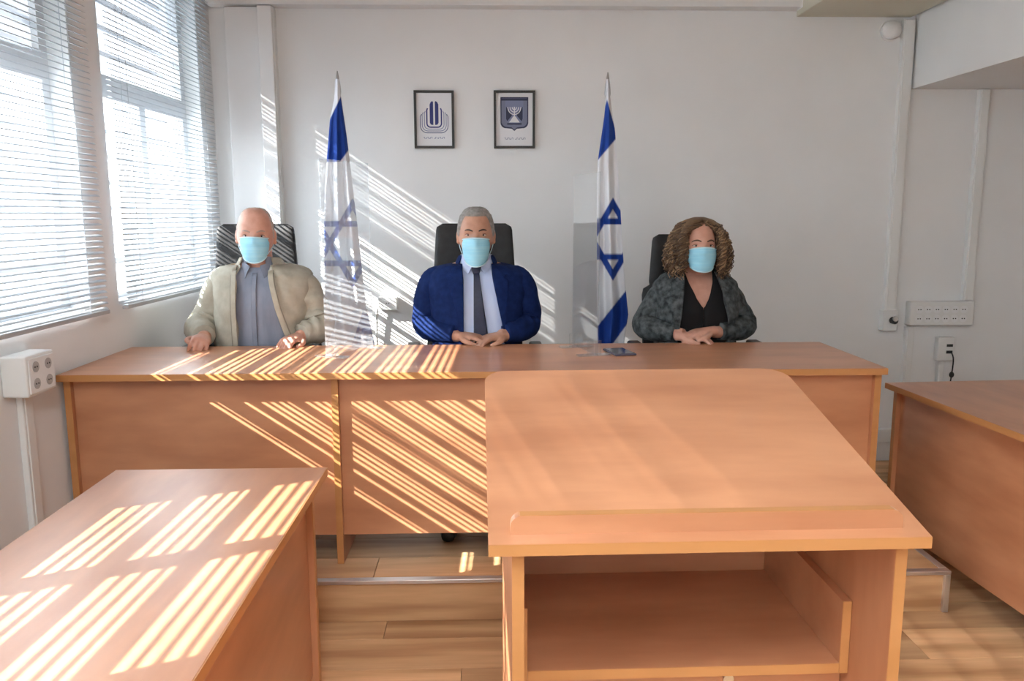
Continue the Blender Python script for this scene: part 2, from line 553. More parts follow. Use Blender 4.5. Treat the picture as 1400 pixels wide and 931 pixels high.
# double socket box on the window wall
p = wl(0, -1.98)
o = thing('double_socket_box', 'white four-hole socket box on the wall under the blind', 'socket', loc=(p.x, p.y, 0.885), rz=-WA)
box('housing', (0, -0.045, 0), (0.085, 0.115, 0.135), WHITE, o, 0.006)
box('face_plate', (0.084, -0.035, 0.010), (0.089, 0.105, 0.125), WALL, o, 0.002)
for yy in (0.0, 0.07):
    for zz in (0.04, 0.095):
        s = cyl('socket', (0.0885, yy, zz), 0.018, 0.002, GREY, o, 'X', 16)
        for q in (-0.006, 0.006):
            cyl('pin_hole', (0.0903, yy+q, zz), 0.003, 0.0008, DARK, s, 'X', 8)
p2 = wl(0, -1.93)
o = thing('floor_trunking', 'white trunking dropping from the four-hole socket box to the floor', 'trunking', loc=(p2.x, p2.y, 0), rz=-WA)
box('trunking_body', (0, -0.03, 0.001), (0.022, 0.03, 0.882), WHITE, o, 0.003)
box('trunking_lid', (0.021, -0.02, 0.004), (0.026, 0.02, 0.878), WHITE, o, 0.002)

# ------------------------------------------------------------------ platform
PZ, PY, PX = 0.16, 2.743, 1.705
pf = thing('platform', 'low plank platform with aluminium nosing under the long desk', 'platform', loc=(0, PY, 0))
boxes('platform_carcass', [((-1.50, 0.03, 0.001), (PX-0.02, YB-PY-0.095, PZ-0.0125))], mat('chipboard', (0.25, 0.15, 0.08), 0.8), pf)
# deck planks
meshes = {}
row = 0; y = 0.012
while y < YB-PY-0.1:
    yy = min(y+0.193, YB-PY-0.095)
    x = -1.5-[0.2, 0.75, 0.47, 1.0][row % 4]
    while x < PX-0.02:
        a, b = max(x, -1.5), min(x+1.28, PX-0.012)
        if b-a > 0.03:
            key = (round(b-a, 3), round(yy-y, 3))
            if key not in meshes:
                meshes[key] = bm_mesh('plank', box_data(-(b-a)/2+.0008, -(yy-y)/2+.0008, -0.012, (b-a)/2-.0008, (yy-y)/2-.0008, 0, 0.0012, 1))
            link('plank', meshes[key], PLANK, pf, loc=((a+b)/2, (y+yy)/2, PZ))
        x += 1.28
    y += 0.193; row += 1
box('riser', (-1.5, 0.012, 0.001), (PX-0.012, 0.026, PZ-0.014), PLANK, pf)
box('nosing', (-1.5, 0.0, PZ-0.012), (PX, 0.030, PZ+0.003), ALU, pf, 0.002)
box('nosing', (PX-0.028, 0.031, PZ-0.012), (PX, YB-PY-0.095, PZ+0.003), ALU, pf, 0.002)
box('corner_post', (PX-0.022, 0.0, 0.001), (PX, 0.022, PZ-0.0125), ALU, pf, 0.002)
box('side_riser', (PX-0.024, 0.026, 0.001), (PX-0.010, YB-PY-0.095, PZ-0.014), PLANK, pf)

# ------------------------------------------------------------------ desks
def desk(name, label, L, D, loc, rz, cuts=(), group=None, h=0.745, th=0.025, gap=0.11):
    o = thing(name, label, 'desk', loc=loc, rz=rz, group=group)
    t = box('tabletop', (0.0025, 0.002, h-th), (L-0.0025, D, h), WOOD, o, 0.0015)
    box('edge_band', (0.0006, 0.0, h-th+0.0008), (L-0.0006, 0.0022, h-0.0008), EDGE, t)
    for xe in (0.0002, L-0.0026):
        box('edge_band', (xe, 0.0022, h-th+0.0008), (xe+0.0024, D, h-0.0008), EDGE, t)
    xs = [0.001]+list(cuts)+[L-0.026]
    for x in xs:
        s = box('side_panel', (x, 0.044, 0.001), (x+0.025, D-0.03, h-th-0.0005), WOODX, o, 0.001)
        box('edge_band', (x+0.0005, 0.0425, 0.002), (x+0.0245, 0.0442, h-th-0.001), EDGE, s)
    for xa, xb in zip(xs, xs[1:]):
        box('modesty_panel', (xa+0.0255, 0.062, gap), (xb-0.0005, 0.080, h-th-0.0005), WOOD, o, 0.001)
    return o
desk('long_desk', 'long beech desk on the platform with the three people behind it', 3.0, 0.62, (-1.53, 2.85, PZ+0.0005), 0, (0.960, 1.965))
desk('office_desk', 'beech side desk near the windows, top striped with sunlight', 1.7, 0.602, (-0.463, 2.257-1.7, 0.0005), math.radians(90))
desk('office_desk', 'beech side desk standing below the soffit beside the platform corner', 1.6, 0.70, (1.716, 3.348, 0.0005), math.radians(-86.86))

# ------------------------------------------------------------------ lectern
LY0, LD = 1.08, 0.60
sl = 0.132/0.60
lc = thing('lectern', 'beech lectern with a sloping top, book ledge and open shelf', 'lectern', loc=(0.32, LY0, 0), rz=math.radians(0.5))
W2 = 0.32
# sloping top with rounded far corners
def top_outline():
    pts = [(-W2, 0.0), (W2, 0.0)]
    r = 0.05
    for k in range(7):
        a = math.pi/2*k/6
        pts.append((W2-r+r*math.cos(a), LD-r+r*math.sin(a)))
    for k in range(7):
        a = math.pi/2+math.pi/2*k/6
        pts.append((-W2+r+r*math.cos(a), LD-r+r*math.sin(a)))
    return pts
def zt(y): return 1.006+sl*y
ol = top_outline(); n = len(ol)
V = [Vector((x, y, zt(y)-0.018)) for x, y in ol]+[Vector((x, y, zt(y))) for x, y in ol]
F = [list(range(n))[::-1], list(range(n, 2*n))]+[[i, (i+1) % n, n+(i+1) % n, n+i] for i in range(n)]
tp = link('sloping_top', mesh('sloping_top', V, F), WOOD, lc)
V = [Vector((x, yy, zt(max(yy, 0))+dz)) for x in (-W2, W2) for yy in (-0.0015, 0.0005) for dz in (-0.0175, -0.0005)]
F = [[0, 1, 3, 2], [4, 6, 7, 5], [0, 4, 5, 1], [2, 3, 7, 6], [1, 5, 7, 3], [0, 2, 6, 4]]
link('edge_band', mesh('edge_band', V, F), EDGE, tp)
# book ledge
hl, hh = 0.288, 0.029
pts = [(-hl, 0.0), (hl, 0.0)]
for k in range(6):
    a = math.pi/2*k/5
    pts.append((hl-0.016+0.016*math.cos(a), hh-0.016+0.016*math.sin(a)))
for k in range(6):
    a = math.pi/2+math.pi/2*k/5
    pts.append((-hl+0.016+0.016*math.cos(a), hh-0.016+0.016*math.sin(a)))
led = plate('book_ledge', pts, 0.022, 0.040, WOOD, lc)
led.location = (0.0, 0.0, zt(0.022)-0.001)
plate('edge_band', [(-hl+0.014, hh-0.0005), (hl-0.014, hh-0.0005), (hl-0.014, hh+0.0008), (-hl+0.014, hh+0.0008)], 0.0225, 0.0395, EDGE, led)
# sides
def side(xa, xb):
    y0, y1 = 0.022, 0.52
    V = [Vector((x, y, z)) for x in (xa, xb) for (y, z) in ((y0, 0.001), (y1, 0.001), (y1, zt(y1)-0.019), (y0, zt(y0)-0.019))]
    F = [[0, 3, 2, 1], [4, 5, 6, 7], [0, 1, 5, 4], [1, 2, 6, 5], [2, 3, 7, 6], [3, 0, 4, 7]]
    s = link('side_panel', mesh('side_panel', V, F), WOODX, lc)
    box('edge_band', (xa+0.0003, y0-0.0015, 0.002), (xb-0.0003, y0+0.0002, zt(y0)-0.0195), EDGE, s)
side(-0.286, -0.268); side(0.280, 0.298)
box('back_panel', (-0.2675, 0.500, 0.03), (0.2795, 0.518, zt(0.5)-0.022), WOOD, lc)
sh = box('shelf', (-0.256, 0.142, 0.708), (0.264, 0.499, 0.726), WOOD, lc)
box('edge_band', (-0.256, 0.1405, 0.7083), (0.264, 0.1422, 0.7257), EDGE, sh)
for xa, xb in ((-0.2675, -0.2562), (0.2642, 0.2793)):
    s = box('shelf_cheek', (xa, 0.142, 0.708), (xb, 0.499, 0.836), WOOD, lc)
    box('edge_band', (xa+0.0003, 0.1405, 0.7083), (xb-0.0003, 0.1422, 0.8357), EDGE, s)
dr = box('cabinet_door', (-0.266, 0.165, 0.06), (0.278, 0.183, 0.706), WOOD, lc)
cyl('lock', (0.085, 0.165, 0.690), 0.009, 0.006, STEEL, dr, 'Y', 16)
box('plinth', (-0.2675, 0.10, 0.001), (0.2795, 0.118, 0.055), WOOD, lc)

# ------------------------------------------------------------------ pictures
def picture(label, x0, x1, z0, z1):
    o = thing('framed_print', label, 'picture', loc=((x0+x1)/2, YB, z0))
    hw, h = (x1-x0)/2, z1-z0
    fw = 0.013
    for a, b in (((-hw, -0.022, 0), (hw, 0, fw)), ((-hw, -0.022, h-fw), (hw, 0, h)),
                 ((-hw, -0.022, fw), (-hw+fw, 0, h-fw)), ((hw-fw, -0.022, fw), (hw, 0, h-fw))):
        box('frame_bar', a, b, FRAME, o, 0.0015)
    pr = box('print', (-hw+fw, -0.010, fw), (hw-fw, -0.002, h-fw), PAPER, o)
    return o, pr, h
YI = -0.0105
def ink(name, outline, m, pr, lay=0):
    return plate(name, outline, YI-0.0004*lay-0.0003, YI-0.0004*lay+0.0002, m, pr)
o, pr, h = picture('black framed print of a blue striped building emblem', -0.392, -0.172, 1.828, 2.138)
cz = 0.150
def uline(hwid, top, bot, wd, r, m, k):
    """a tower outline: up one side, down, round base, up the other"""
    for s in (-1, 1):
        pts = [(s*hwid*0.90, cz+top), (s*hwid, cz+top-0.012), (s*hwid, cz+bot+r)]
        for q in range(1, 6):
            a = math.pi/2*q/5
            pts.append((s*(hwid-r+r*math.cos(a)), cz+bot+r-r*math.sin(a)))
        pts.append((0.0, cz+bot))
        if s < 0: pts = pts[::-1]
        ink('emblem_line', stroke(pts, wd), m, pr, k)
for s in (-1, 1):
    pts = [(s*0.005, cz-0.024), (s*0.005, cz+0.100), (s*0.010, cz+0.104), (s*0.018, cz+0.098), (s*0.024, cz+0.086), (s*0.024, cz-0.012), (s*0.018, cz-0.022)]
    ink('emblem_tower', pts if s < 0 else pts[::-1], INK, pr)
uline(0.040, 0.066, -0.036, 0.007, 0.02, INK, 0)
uline(0.054, 0.050, -0.046, 0.004, 0.024, INKL, 0)
uline(0.066, 0.044, -0.056, 0.004, 0.03, INKL, 0)
uline(0.076, 0.034, -0.066, 0.005, 0.036, INKM, 0)
def caption(pr, z, m, hw):
    x = -hw; k = 0
    random.seed(5)
    while x < hw:
        wd = random.uniform(0.005, 0.008)
        hgt = 0.010
        ink('caption_mark', [(x, z), (x+wd, z), (x+wd, z+hgt), (x+wd*0.7, z+hgt), (x+wd*0.6, z+0.003), (x, z+0.003)] if k % 2 else
            [(x, z+hgt), (x, z+hgt-0.003), (x+wd*0.7, z+hgt-0.003), (x+wd*0.7, z), (x+wd, z), (x+wd, z+hgt)], m, pr)
        x += wd+0.003+(0.008 if k % 6 == 4 else 0); k += 1
caption(pr, 0.052, INKL, 0.060)

o, pr, h = picture('black framed print of a dark blue shield emblem with lampstand', 0.047, 0.275, 1.828, 2.139)
def shield(hw, top, bot, r=0.03):
    pts = [(-hw, top), (-hw, bot+0.045)]
    for q in range(1, 8):
        a = math.pi/2*q/7
        pts.append((-hw+0.03-0.03*math.cos(a)+0.0, bot+0.045-0.030*math.sin(a)))
    pts += [(-0.014, bot+0.012), (0.0, bot), (0.014, bot+0.012)]
    for q in range(6, -1, -1):
        a = math.pi/2*q/7
        pts.append((hw-0.03+0.03*math.cos(a), bot+0.045-0.030*math.sin(a)))
    pts += [(hw, top)]
    return pts
ink('emblem_border', shield(0.077, 0.276, 0.094), INKD, pr)
ink('emblem_rim', shield(0.071, 0.270, 0.101), INKM, pr, 1)
ink('emblem_field', shield(0.050, 0.262, 0.122), INKL, pr, 2)
ink('emblem_band', [(-0.071, 0.257), (0.071, 0.257), (0.071, 0.269), (-0.071, 0.269)], INKD, pr, 3)
for s in (-1, 1):
    pts = [(s*0.046, 0.225), (s*0.030, 0.207), (s*0.014, 0.190), (s*0.014, 0.176), (s*0.028, 0.160), (s*0.040, 0.146), (s*0.046, 0.160)]
    ink('emblem_branch', pts if s > 0 else pts[::-1], INKD, pr, 3)
for rad in (0.012, 0.024, 0.036):
    pts = [(rad*math.cos(a), 0.222+rad*1.1*math.sin(a)) for a in [math.pi+math.pi*k/14 for k in range(15)]]
    ink('emblem_arm', stroke(pts, 0.0045), PAPER, pr, 4)
ink('emblem_stem', [(-0.003, 0.165), (0.003, 0.165), (0.003, 0.224), (-0.003, 0.224)], PAPER, pr, 4)
ink('emblem_base', [(-0.030, 0.140), (0.030, 0.140), (0.018, 0.156), (0.007, 0.172), (-0.007, 0.172), (-0.018, 0.156)], PAPER, pr, 4)
ink('emblem_foot', [(-0.040, 0.128), (0.040, 0.128), (0.040, 0.136), (-0.040, 0.136)], INKD, pr, 4)
caption(pr, 0.048, INKM, 0.055)

# ------------------------------------------------------------------ flags
def inpoly(x, y, P):
    c = False
    j = len(P)-1
    for i in range(len(P)):
        xi, yi = P[i]; xj, yj = P[j]
        if (yi > y) != (yj > y) and x < (xj-xi)*(y-yi)/(yj-yi)+xi:
            c = not c
        j = i
    return c
def star_polys(cx, cy, R, wd, rot=0.0):
    out = []
    for off in (0.0, math.pi):
        vs_ = [(cx+R*math.sin(off+rot+2*math.pi*k/3), cy-R*math.cos(off+rot+2*math.pi*k/3)) for k in range(3)]
        ri = R-2*wd
        vi = [(cx+ri*math.sin(off+rot+2*math.pi*k/3), cy-ri*math.cos(off+rot+2*math.pi*k/3)) for k in range(3)]
        out.append((vs_, vi))
    return out
FLAGM = mat('flag_cloth', (0.8, 0.8, 0.8), 0.7, spec=0.2)
at_n = nd(FLAGM, 'ShaderNodeAttribute', attribute_name='print')
FLAGM.node_tree.links.new(at_n.outputs['Color'], FLAGM.node_tree.nodes['Principled BSDF'].inputs['Base Color'])
def interp(tab, y):
    for (ya, xa), (yb, xb) in zip(tab, tab[1:]):
        if y <= yb:
            t = (y-ya)/(yb-ya)
            return xa+(xb-xa)*max(0, t)
    return tab[-1][1]
def flag(label, tip, left, right, ytop, ybot, blues, star, Y, ybase, folds):
    tipw = at(*tip, Y)
    o = thing('flag', label, 'flag', loc=(tipw.x, Y, PZ+0.0005), group='flags standing behind the desks')
    hp = tipw.z-PZ
    base_rings = [(0.15, 0.0), (0.15, 0.012), (0.12, 0.03), (0.04, 0.05), (0.03, 0.09), (0.02, 0.10)]
    V, F = loft([[Vector((r*math.cos(2*math.pi*j/32), r*math.sin(2*math.pi*j/32), z)) for j in range(32)] for r, z in base_rings])
    link('stand', mesh('stand', V, F, True), STEEL, o)
    V, F = tube([(0, 0, 0.09), (0, 0, hp-0.10)], 0.0125, 16)
    link('pole', mesh('pole', V, F, True), WHITE, o)
    rr = [(0.013, -0.12), (0.016, -0.10), (0.014, -0.07), (0.008, -0.03), (0.002, 0.0)]
    V, F = loft([[Vector((r*math.cos(2*math.pi*j/16), r*math.sin(2*math.pi*j/16), hp+z)) for j in range(16)] for r, z in rr])
    link('finial', mesh('finial', V, F, True), STEEL, o)
    NX, NY = 72, 260
    V, C = [], []
    white, blue = (0.80, 0.81, 0.84), (0.014, 0.055, 0.30)
    polys = star_polys(*star)
    for i in range(NY+1):
        py = ytop+(ybot-ytop)*i/NY
        l, r_ = interp(left, py), interp(right, py)
        for j in range(NX+1):
            s = j/NX
            px = l+(r_-l)*s
            hit = 0
            for dx in (-0.3, 0.3):
                for dy in (-0.4, 0.4):
                    q = (px+dx, py+dy)
                    b = any(inpoly(*q, P) for P in blues) or any(inpoly(*q, a) and not inpoly(*q, c) for a, c in polys)
                    hit += b
            k = hit/4
            C.append(tuple(white[c]*(1-k)+blue[c]*k for c in range(3))+(1.0,))
            t = i/NY
            wd = (r_-l)*0.0037
            dep = -0.022-0.018*math.sin(math.pi*s)*(1+t)-wd*0.16*math.sin(folds*math.pi*s+1.3*t+0.5)*min(1, 0.25+t*1.6)-0.012*math.sin(9*t+3*s)*s
            wpt = at(px, py, Y+dep)
            V.append(wpt-Vector((tipw.x, Y, PZ+0.0005)))
    F = []
    for i in range(NY):
        for j in range(NX):
            a = i*(NX+1)+j
            F.append([a, a+NX+1, a+NX+2, a+1])
    me = mesh('flag_cloth', V, F, True)
    ca = me.color_attributes.new('print', 'FLOAT_COLOR', 'POINT')
    ca.data.foreach_set('color', [c for q in C for c in q])
    co = link('flag_cloth', me, FLAGM, o)
    md = co.modifiers.new('thickness', 'SOLIDIFY'); md.thickness = 0.0015
    return o
flag('white flag with blue stripes and star seen through the screen with painted glare', (461, 97),
     [(100, 459.5), (135, 457), (165, 451), (215, 447), (260, 444), (300, 443), (400, 444), (520, 449)],
     [(100, 463), (130, 466), (170, 472), (210, 477), (260, 483), (320, 490), (380, 496), (420, 501), (470, 512), (520, 516)],
     108, 520, [[(466, 132), (471, 165), (477, 205), (465, 221), (446, 221), (450, 165)], [(480, 474), (496, 425), (516, 436), (520, 474)]],
     (482, 333, 62, 8), 4.1, 520, 5)
flag('white flag with blue stripes and star beside the curly-haired woman', (831, 99),
     [(100, 829), (130, 829), (160, 826), (222, 817), (280, 816), (400, 816), (520, 818)],
     [(100, 832.5), (130, 834), (180, 841), (250, 846), (320, 850), (380, 854), (430, 859), (450, 856), (520, 845)],
     108, 520, [[(830, 136), (842, 180), (842, 190), (814, 223), (814, 205), (826, 150)], [(812, 452), (856, 397), (864, 434), (840, 467), (812, 500)]],
     (838, 327, 57, 8), 4.1, 520, 4)

# ------------------------------------------------------------------ acrylic screens on the desks
def screen(label, p0, p1, h, am, foot=0.07):
    p0, p1 = Vector(p0), Vector(p1)
    d = p1-p0
    L = d.length
    o = thing('acrylic_screen', label, 'screen', loc=(p0.x, p0.y, PZ+0.7465), rz=math.atan2(d.y, d.x), group='acrylic screens on the desks')
    box('sheet', (0, -0.0025, 0.006), (L, 0.0025, h), am, o)
    for x in (0.02, L-0.06):
        b = box('foot', (x, -foot, 0), (x+0.04, foot, 0.005), ACRYL, o)
        box('gusset', (x+0.016, -0.03, 0.005), (x+0.020, -0.0026, 0.06), ACRYL, b)
        box('gusset', (x+0.016, 0.0026, 0.005), (x+0.020, 0.03, 0.06), ACRYL, b)
    return o
screen('clear acrylic screen standing before the flag beside the man in beige', (-0.632, 3.14), (-0.49, 3.43), 0.77, ACRYL_GLARE)
screen('clear acrylic screen standing between the suited man and the woman', (0.438, 3.125), (0.369, 3.41), 0.72, ACRYL)
o = thing('phone', 'dark flat phone lying by the foot of the acrylic screen', 'phone', loc=(0.540, 3.22, PZ+0.7465), rz=math.radians(12))
box('phone_body', (-0.045, -0.075, 0), (0.045, 0.075, 0.008), mat('slate_phone', (0.10, 0.09, 0.13), 0.25), o, 0.003)
box('phone_screen', (-0.040, -0.068, 0.0079), (0.040, 0.068, 0.0086), mat('phone_glass', (0.05, 0.05, 0.07), 0.08), o)

# ------------------------------------------------------------------ office chairs
def slab(w0, w1, z0, z1, y0, y1, th, r, curve=0.03, n=14, m=16):
    """upholstered cushion: front/back skins, width w0 (bottom) to w1 (top), rounded outline"""
    rings = []
    for i in range(m+1):
        t = i/m
        z = z0+(z1-z0)*t
        wd = (w0+(w1-w0)*t)/2
        e = min(z-z0, z1-z)
        k = 1.0
        if e < r: wd -= r-math.sqrt(max(0, r*r-(r-e)**2))
        q = min(1.0, math.sqrt(max(0.02, min(1, e/(th*0.8)))))
        ring = []
        for j in range(2*n):
            a = 2*math.pi*j/(2*n)
            ca, sa = math.cos(a), math.sin(a)
            x = wd*math.copysign(abs(ca)**0.35, ca)
            yy = th/2*q*math.copysign(abs(sa)**0.6, sa)
            yc = y0+(y1-y0)*t - curve*(x/max(wd, 1e-3))**2
            ring.append(Vector((x, yc+yy, z)))
        rings.append(ring)
    return loft(rings)
def chair(label, x, y, rz, lift=0.0):
    o = thing('office_chair', label, 'chair', loc=(x, y, PZ+0.0005), rz=rz, group='black office chairs behind the desks')
    L = lift
    V, F = slab(0.46, 0.47, 0.52+L, 1.03+L, 0.16, 0.225, 0.07, 0.06)
    link('backrest', mesh('backrest', V, F, True), BLACK, o)
    V, F = slab(0.40, 0.365, 1.00+L, 1.262+L, 0.222, 0.235, 0.055, 0.03, 0.02)
    link('headrest', mesh('headrest', V, F, True), BLACK, o)
    # seat
    rings = []
    for i in range(11):
        t = i/10
        yy = -0.28+0.48*t
        hw = 0.24*(1-0.12*(2*t-1)**4)
        ring = []
        for j in range(24):
            a = 2*math.pi*j/24
            ca, sa = math.cos(a), math.sin(a)
            ring.append(Vector((hw*math.copysign(abs(ca)**0.4, ca), yy, 0.435+L+0.035*math.copysign(abs(sa)**0.6, sa)-0.02*(t < 0.1))))
        rings.append(ring)
    V, F = loft(rings); link('seat', mesh('seat', V, F, True), BLACK, o)
    for s in (-1, 1):
        a = box('armrest', (s*0.29-0.03, -0.17, 0.675), (s*0.29+0.03, 0.10, 0.702), BLKP, o, 0.010)
        V, F = tube([(s*0.29, -0.04, 0.70), (s*0.295, -0.02, 0.55), (s*0.27, 0.0, 0.41+L), (s*0.15, 0.0, 0.395+L)], 0.016, 10, 18)
        link('arm_post', mesh('arm_post', V, F, True), BLKP, a)
    box('spine', (-0.04, 0.17, 0.38+L), (0.04, 0.20, 0.62+L), BLKP, o, 0.008)
    box('mechanism', (-0.10, -0.10, 0.36+L), (0.10, 0.20, 0.40+L), BLKP, o, 0.008)
    cyl('gas_column', (0, 0, 0.10), 0.025, 0.27+L, STEEL, o)
    for k in range(5):
        a = 2*math.pi*k/5+math.pi/2
        V, F = tube([(0, 0, 0.11, 0.026), (0.15*math.cos(a), 0.15*math.sin(a), 0.095, 0.02), (0.28*math.cos(a), 0.28*math.sin(a), 0.07, 0.014)], n=10, m=10)
        lg = link('base_leg', mesh('base_leg', V, F, True), BLKP, o)
        c = cyl('caster', (0.28*math.cos(a)-0.02, 0.28*math.sin(a), 0.0265), 0.026, 0.04, BLKP, lg, 'X', 16)
    return o
chair('black high-back office chair behind the bald man, sun stripes on its headrest', -1.108, 3.73, 0.0)
chair('black high-back office chair behind the man in the blue suit', -0.058, 3.73, 0.0)
chair('black high-back office chair behind the curly-haired woman, set a little lower', 0.997, 3.73, 0.0, -0.055)

# ------------------------------------------------------------------ people
SKIN1 = noisy('ruddy_skin', (0.55, 0.27, 0.19), (0.64, 0.34, 0.25), (28, 28, 28), 0.5, sss=0.12)
SKIN2 = noisy('tan_skin', (0.46, 0.235, 0.155), (0.55, 0.30, 0.205), (28, 28, 28), 0.5, sss=0.12)
SKIN3 = noisy('rosy_skin', (0.56, 0.29, 0.21), (0.64, 0.35, 0.26), (28, 28, 28), 0.5, sss=0.12)
EYEW = mat('eye_white', (0.55, 0.50, 0.46), 0.3)
IRIS = mat('eye_iris', (0.025, 0.016, 0.012), 0.25)
LID = mat('eye_lid', (0.30, 0.14, 0.10), 0.6)
MASKM = noisy('mask_blue', (0.30, 0.66, 0.84), (0.38, 0.72, 0.87), (6, 6, 90), 0.75, spec=0.2)
MASKW = mat('mask_trim', (0.55, 0.76, 0.84), 0.75, spec=0.2)
SOLE = mat('black_shoe', (0.015, 0.014, 0.014), 0.35)

def se(a, e):
    return math.copysign(abs(a)**e, a)

def torso_pt(prof, z, th, grow=0.0):
    """point on the torso at height z, angle th (0 = chest side, +x to the viewer's right)"""
    a, b, c, e = prof_at(prof, z)
    return Vector(((a+grow)*se(math.sin(th), e), c-(b+grow)*se(math.cos(th), e), z))
def prof_at(prof, z):
    if z <= prof[0][0]: return prof[0][1:]
    for p, q in zip(prof, prof[1:]):
        if z <= q[0]:
            t = (z-p[0])/(q[0]-p[0])
            t = t*t*(3-2*t)*0.35+t*0.65
            return tuple(u+(v-u)*t for u, v in zip(p[1:], q[1:]))
    return prof[-1][1:]

def shell(prof, zs, openL, openR, grow, wr=None, nt=72):
    """garment sheet open at the front between x=openL(z) and x=openR(z)"""
    V, F = [], []
    for z in zs:
        a, b, c, e = prof_at(prof, z)
        a += grow; b += grow
        def ang(x):
            s = max(-0.999, min(0.999, x/a))
            return math.asin(se(s, 1/e)) if e else 0
        t0 = ang(openR(z)); t1 = 2*math.pi+ang(openL(z))
        for j in range(nt+1):
            u = j/nt
            th = t0+(t1-t0)*u
            p = Vector((a*se(math.sin(th), e), c-b*se(math.cos(th), e), z))
            if wr:
                d = wr(p, u)
                nrm = Vector((math.sin(th), -math.cos(th), 0))
                p += nrm*d
            V.append(p)
    n = nt+1
    F = [[i*n+j, i*n+j+1, (i+1)*n+j+1, (i+1)*n+j] for i in range(len(zs)-1) for j in range(nt)]
    return V, F

def ring_loft(prof, zs, grow, nt=48):
    return loft([[torso_pt(prof, z, 2*math.pi*j/nt, grow) for j in range(nt)] for z in zs])

def frange(a, b, n):
    return [a+(b-a)*i/(n-1) for i in range(n)]

def head_grid(hx, hy, hz, jaw, nu=72, nv=48, off=None):
    V = []
    for i in range(nv+1):
        el = -math.pi/2+math.pi*i/nv
        for j in range(nu):
            az = 2*math.pi*j/nu
            dx, dy, dz = math.cos(el)*math.sin(az), -math.cos(el)*math.cos(az), math.sin(el)
            ce = math.cos(el)**(0.56 if el > 0 else 0.85)
            x, y, z = hx*ce*se(math.sin(az), 0.9), -hy*ce*math.cos(az), hz*math.sin(el)
            t = max(0.0, min(1.0, (-z-0.005)/0.115))
            x *= 1-jaw*t**1.4
            y *= (1-0.10*t) if dy < 0 else (1-0.34*t)
            fw = max(0.0, -dy)
            if fw > 0:
                y -= fw*(0.020*math.exp(-(x/0.013)**2)*math.exp(-((z+0.030)/0.017)**2)+0.011*math.exp(-(x/0.011)**2)*math.exp(-((z+0.004)/0.022)**2))
                y += fw*0.010*math.exp(-((abs(x)-0.032)/0.016)**2-((z-0.008)/0.012)**2)
                y -= fw*0.0045*math.exp(-((z-0.031)/0.010)**2)*math.exp(-(x/0.052)**4)
                y -= fw*0.006*math.exp(-(x/0.022)**2-((z+0.100)/0.018)**2)
                y -= fw*0.005*math.exp(-(x/0.024)**2-((z+0.065)/0.010)**2)
            p = Vector((x, y, z))
            if off:
                p += Vector((dx, dy, dz))*off(p, Vector((dx, dy, dz)))
            V.append(p)
    F = []
    for i in range(nv):
        for j in range(nu):
            k = (j+1) % nu
            F.append([i*nu+j, i*nu+k, (i+1)*nu+k, (i+1)*nu+j])
    return V, F

def hand(M, side, curl=0.5, spread=0.05):
    """closed pieces of a hand: wrist at origin, fingers +x, back of hand +z, thumb on side*y"""
    parts = []
    rings = []
    for x, hw, ht, zc in ((-0.03, 0.025, 0.021, 0.0), (0.0, 0.028, 0.021, 0.0), (0.03, 0.036, 0.019, 0.001), (0.06, 0.041, 0.017, 0.002), (0.085, 0.040, 0.014, 0.0), (0.094, 0.034, 0.009, -0.002)):
        rings.append([Vector((x, hw*se(math.cos(2*math.pi*j/16), 0.8), zc+ht*se(math.sin(2*math.pi*j/16), 0.8))) for j in range(16)])
    parts.append(loft(rings))
    L = [0.070, 0.079, 0.074, 0.058]
    for k in range(4):
        y0 = side*(0.030-0.020*k)
        x0 = 0.080-(0.006 if k == 3 else 0)
        a = 0.10
        p = Vector((x0, y0, 0.0)); pts = [(p.x-0.015, p.y, p.z, 0.0095)]
        r = 0.0096 if k < 3 else 0.0084
        for s, fr in enumerate((0.45, 0.31, 0.24)):
            pts.append((p.x, p.y, p.z, r))
            a += curl*(0.55, 1.0, 0.7)[s]
            p = p+Vector((math.cos(a), side*spread*(1.5-k), -math.sin(a)))*L[k]*fr
            r *= 0.93
        pts.append((p.x, p.y, p.z, r*0.75))
        parts.append(tube(pts, n=10, m=14))
    pts = [(0.012, side*0.018, -0.004, 0.015), (0.034, side*0.044, -0.010, 0.0135), (0.062, side*0.056, -0.016, 0.0115), (0.084, side*(0.056-0.02*curl), -0.022, 0.0085), (0.090, side*(0.054-0.025*curl), -0.024, 0.006)]
    parts.append(tube(pts, n=10, m=14))
    return [([M @ v for v in V], F) for V, F in parts]

def frame(o, x, up=Vector((0, 0, 1))):
    x = Vector(x).normalized()
    y = up.cross(x).normalized()
    z = x.cross(y)
    M = Matrix((x, y, z)).transposed().to_4x4()
    return Matrix.Translation(o) @ M

def remeshed(name, parts, voxel, m, parent, it=3):
    V, F = merge(parts)
    me = mesh(name, V, F)
    o = bpy.data.objects.new(name+'_raw', me)
    COL.objects.link(o)
    md = o.modifiers.new('r', 'REMESH'); md.mode = 'VOXEL'; md.voxel_size = voxel; md.use_smooth_shade = True
    ms = o.modifiers.new('s', 'SMOOTH'); ms.factor = 0.5; ms.iterations = it
    dg = bpy.context.evaluated_depsgraph_get()
    me2 = bpy.data.meshes.new_from_object(o.evaluated_get(dg))
    me2.name = name
    bpy.data.objects.remove(o)
    bpy.data.meshes.remove(me)
    me2.materials.clear()
    me2.polygons.foreach_set('use_smooth', [True]*len(me2.polygons))
    return link(name, me2, m, parent)

def wrinkle(seed, amp, fx=7, fz=16):
    def f(p, u):
        q = Vector((p.x*fx+seed, p.y*fx, p.z*fz*0.6+p.x*5))
        return amp*(noise.noise(q)+0.5*noise.noise(q*2.3))
    return f

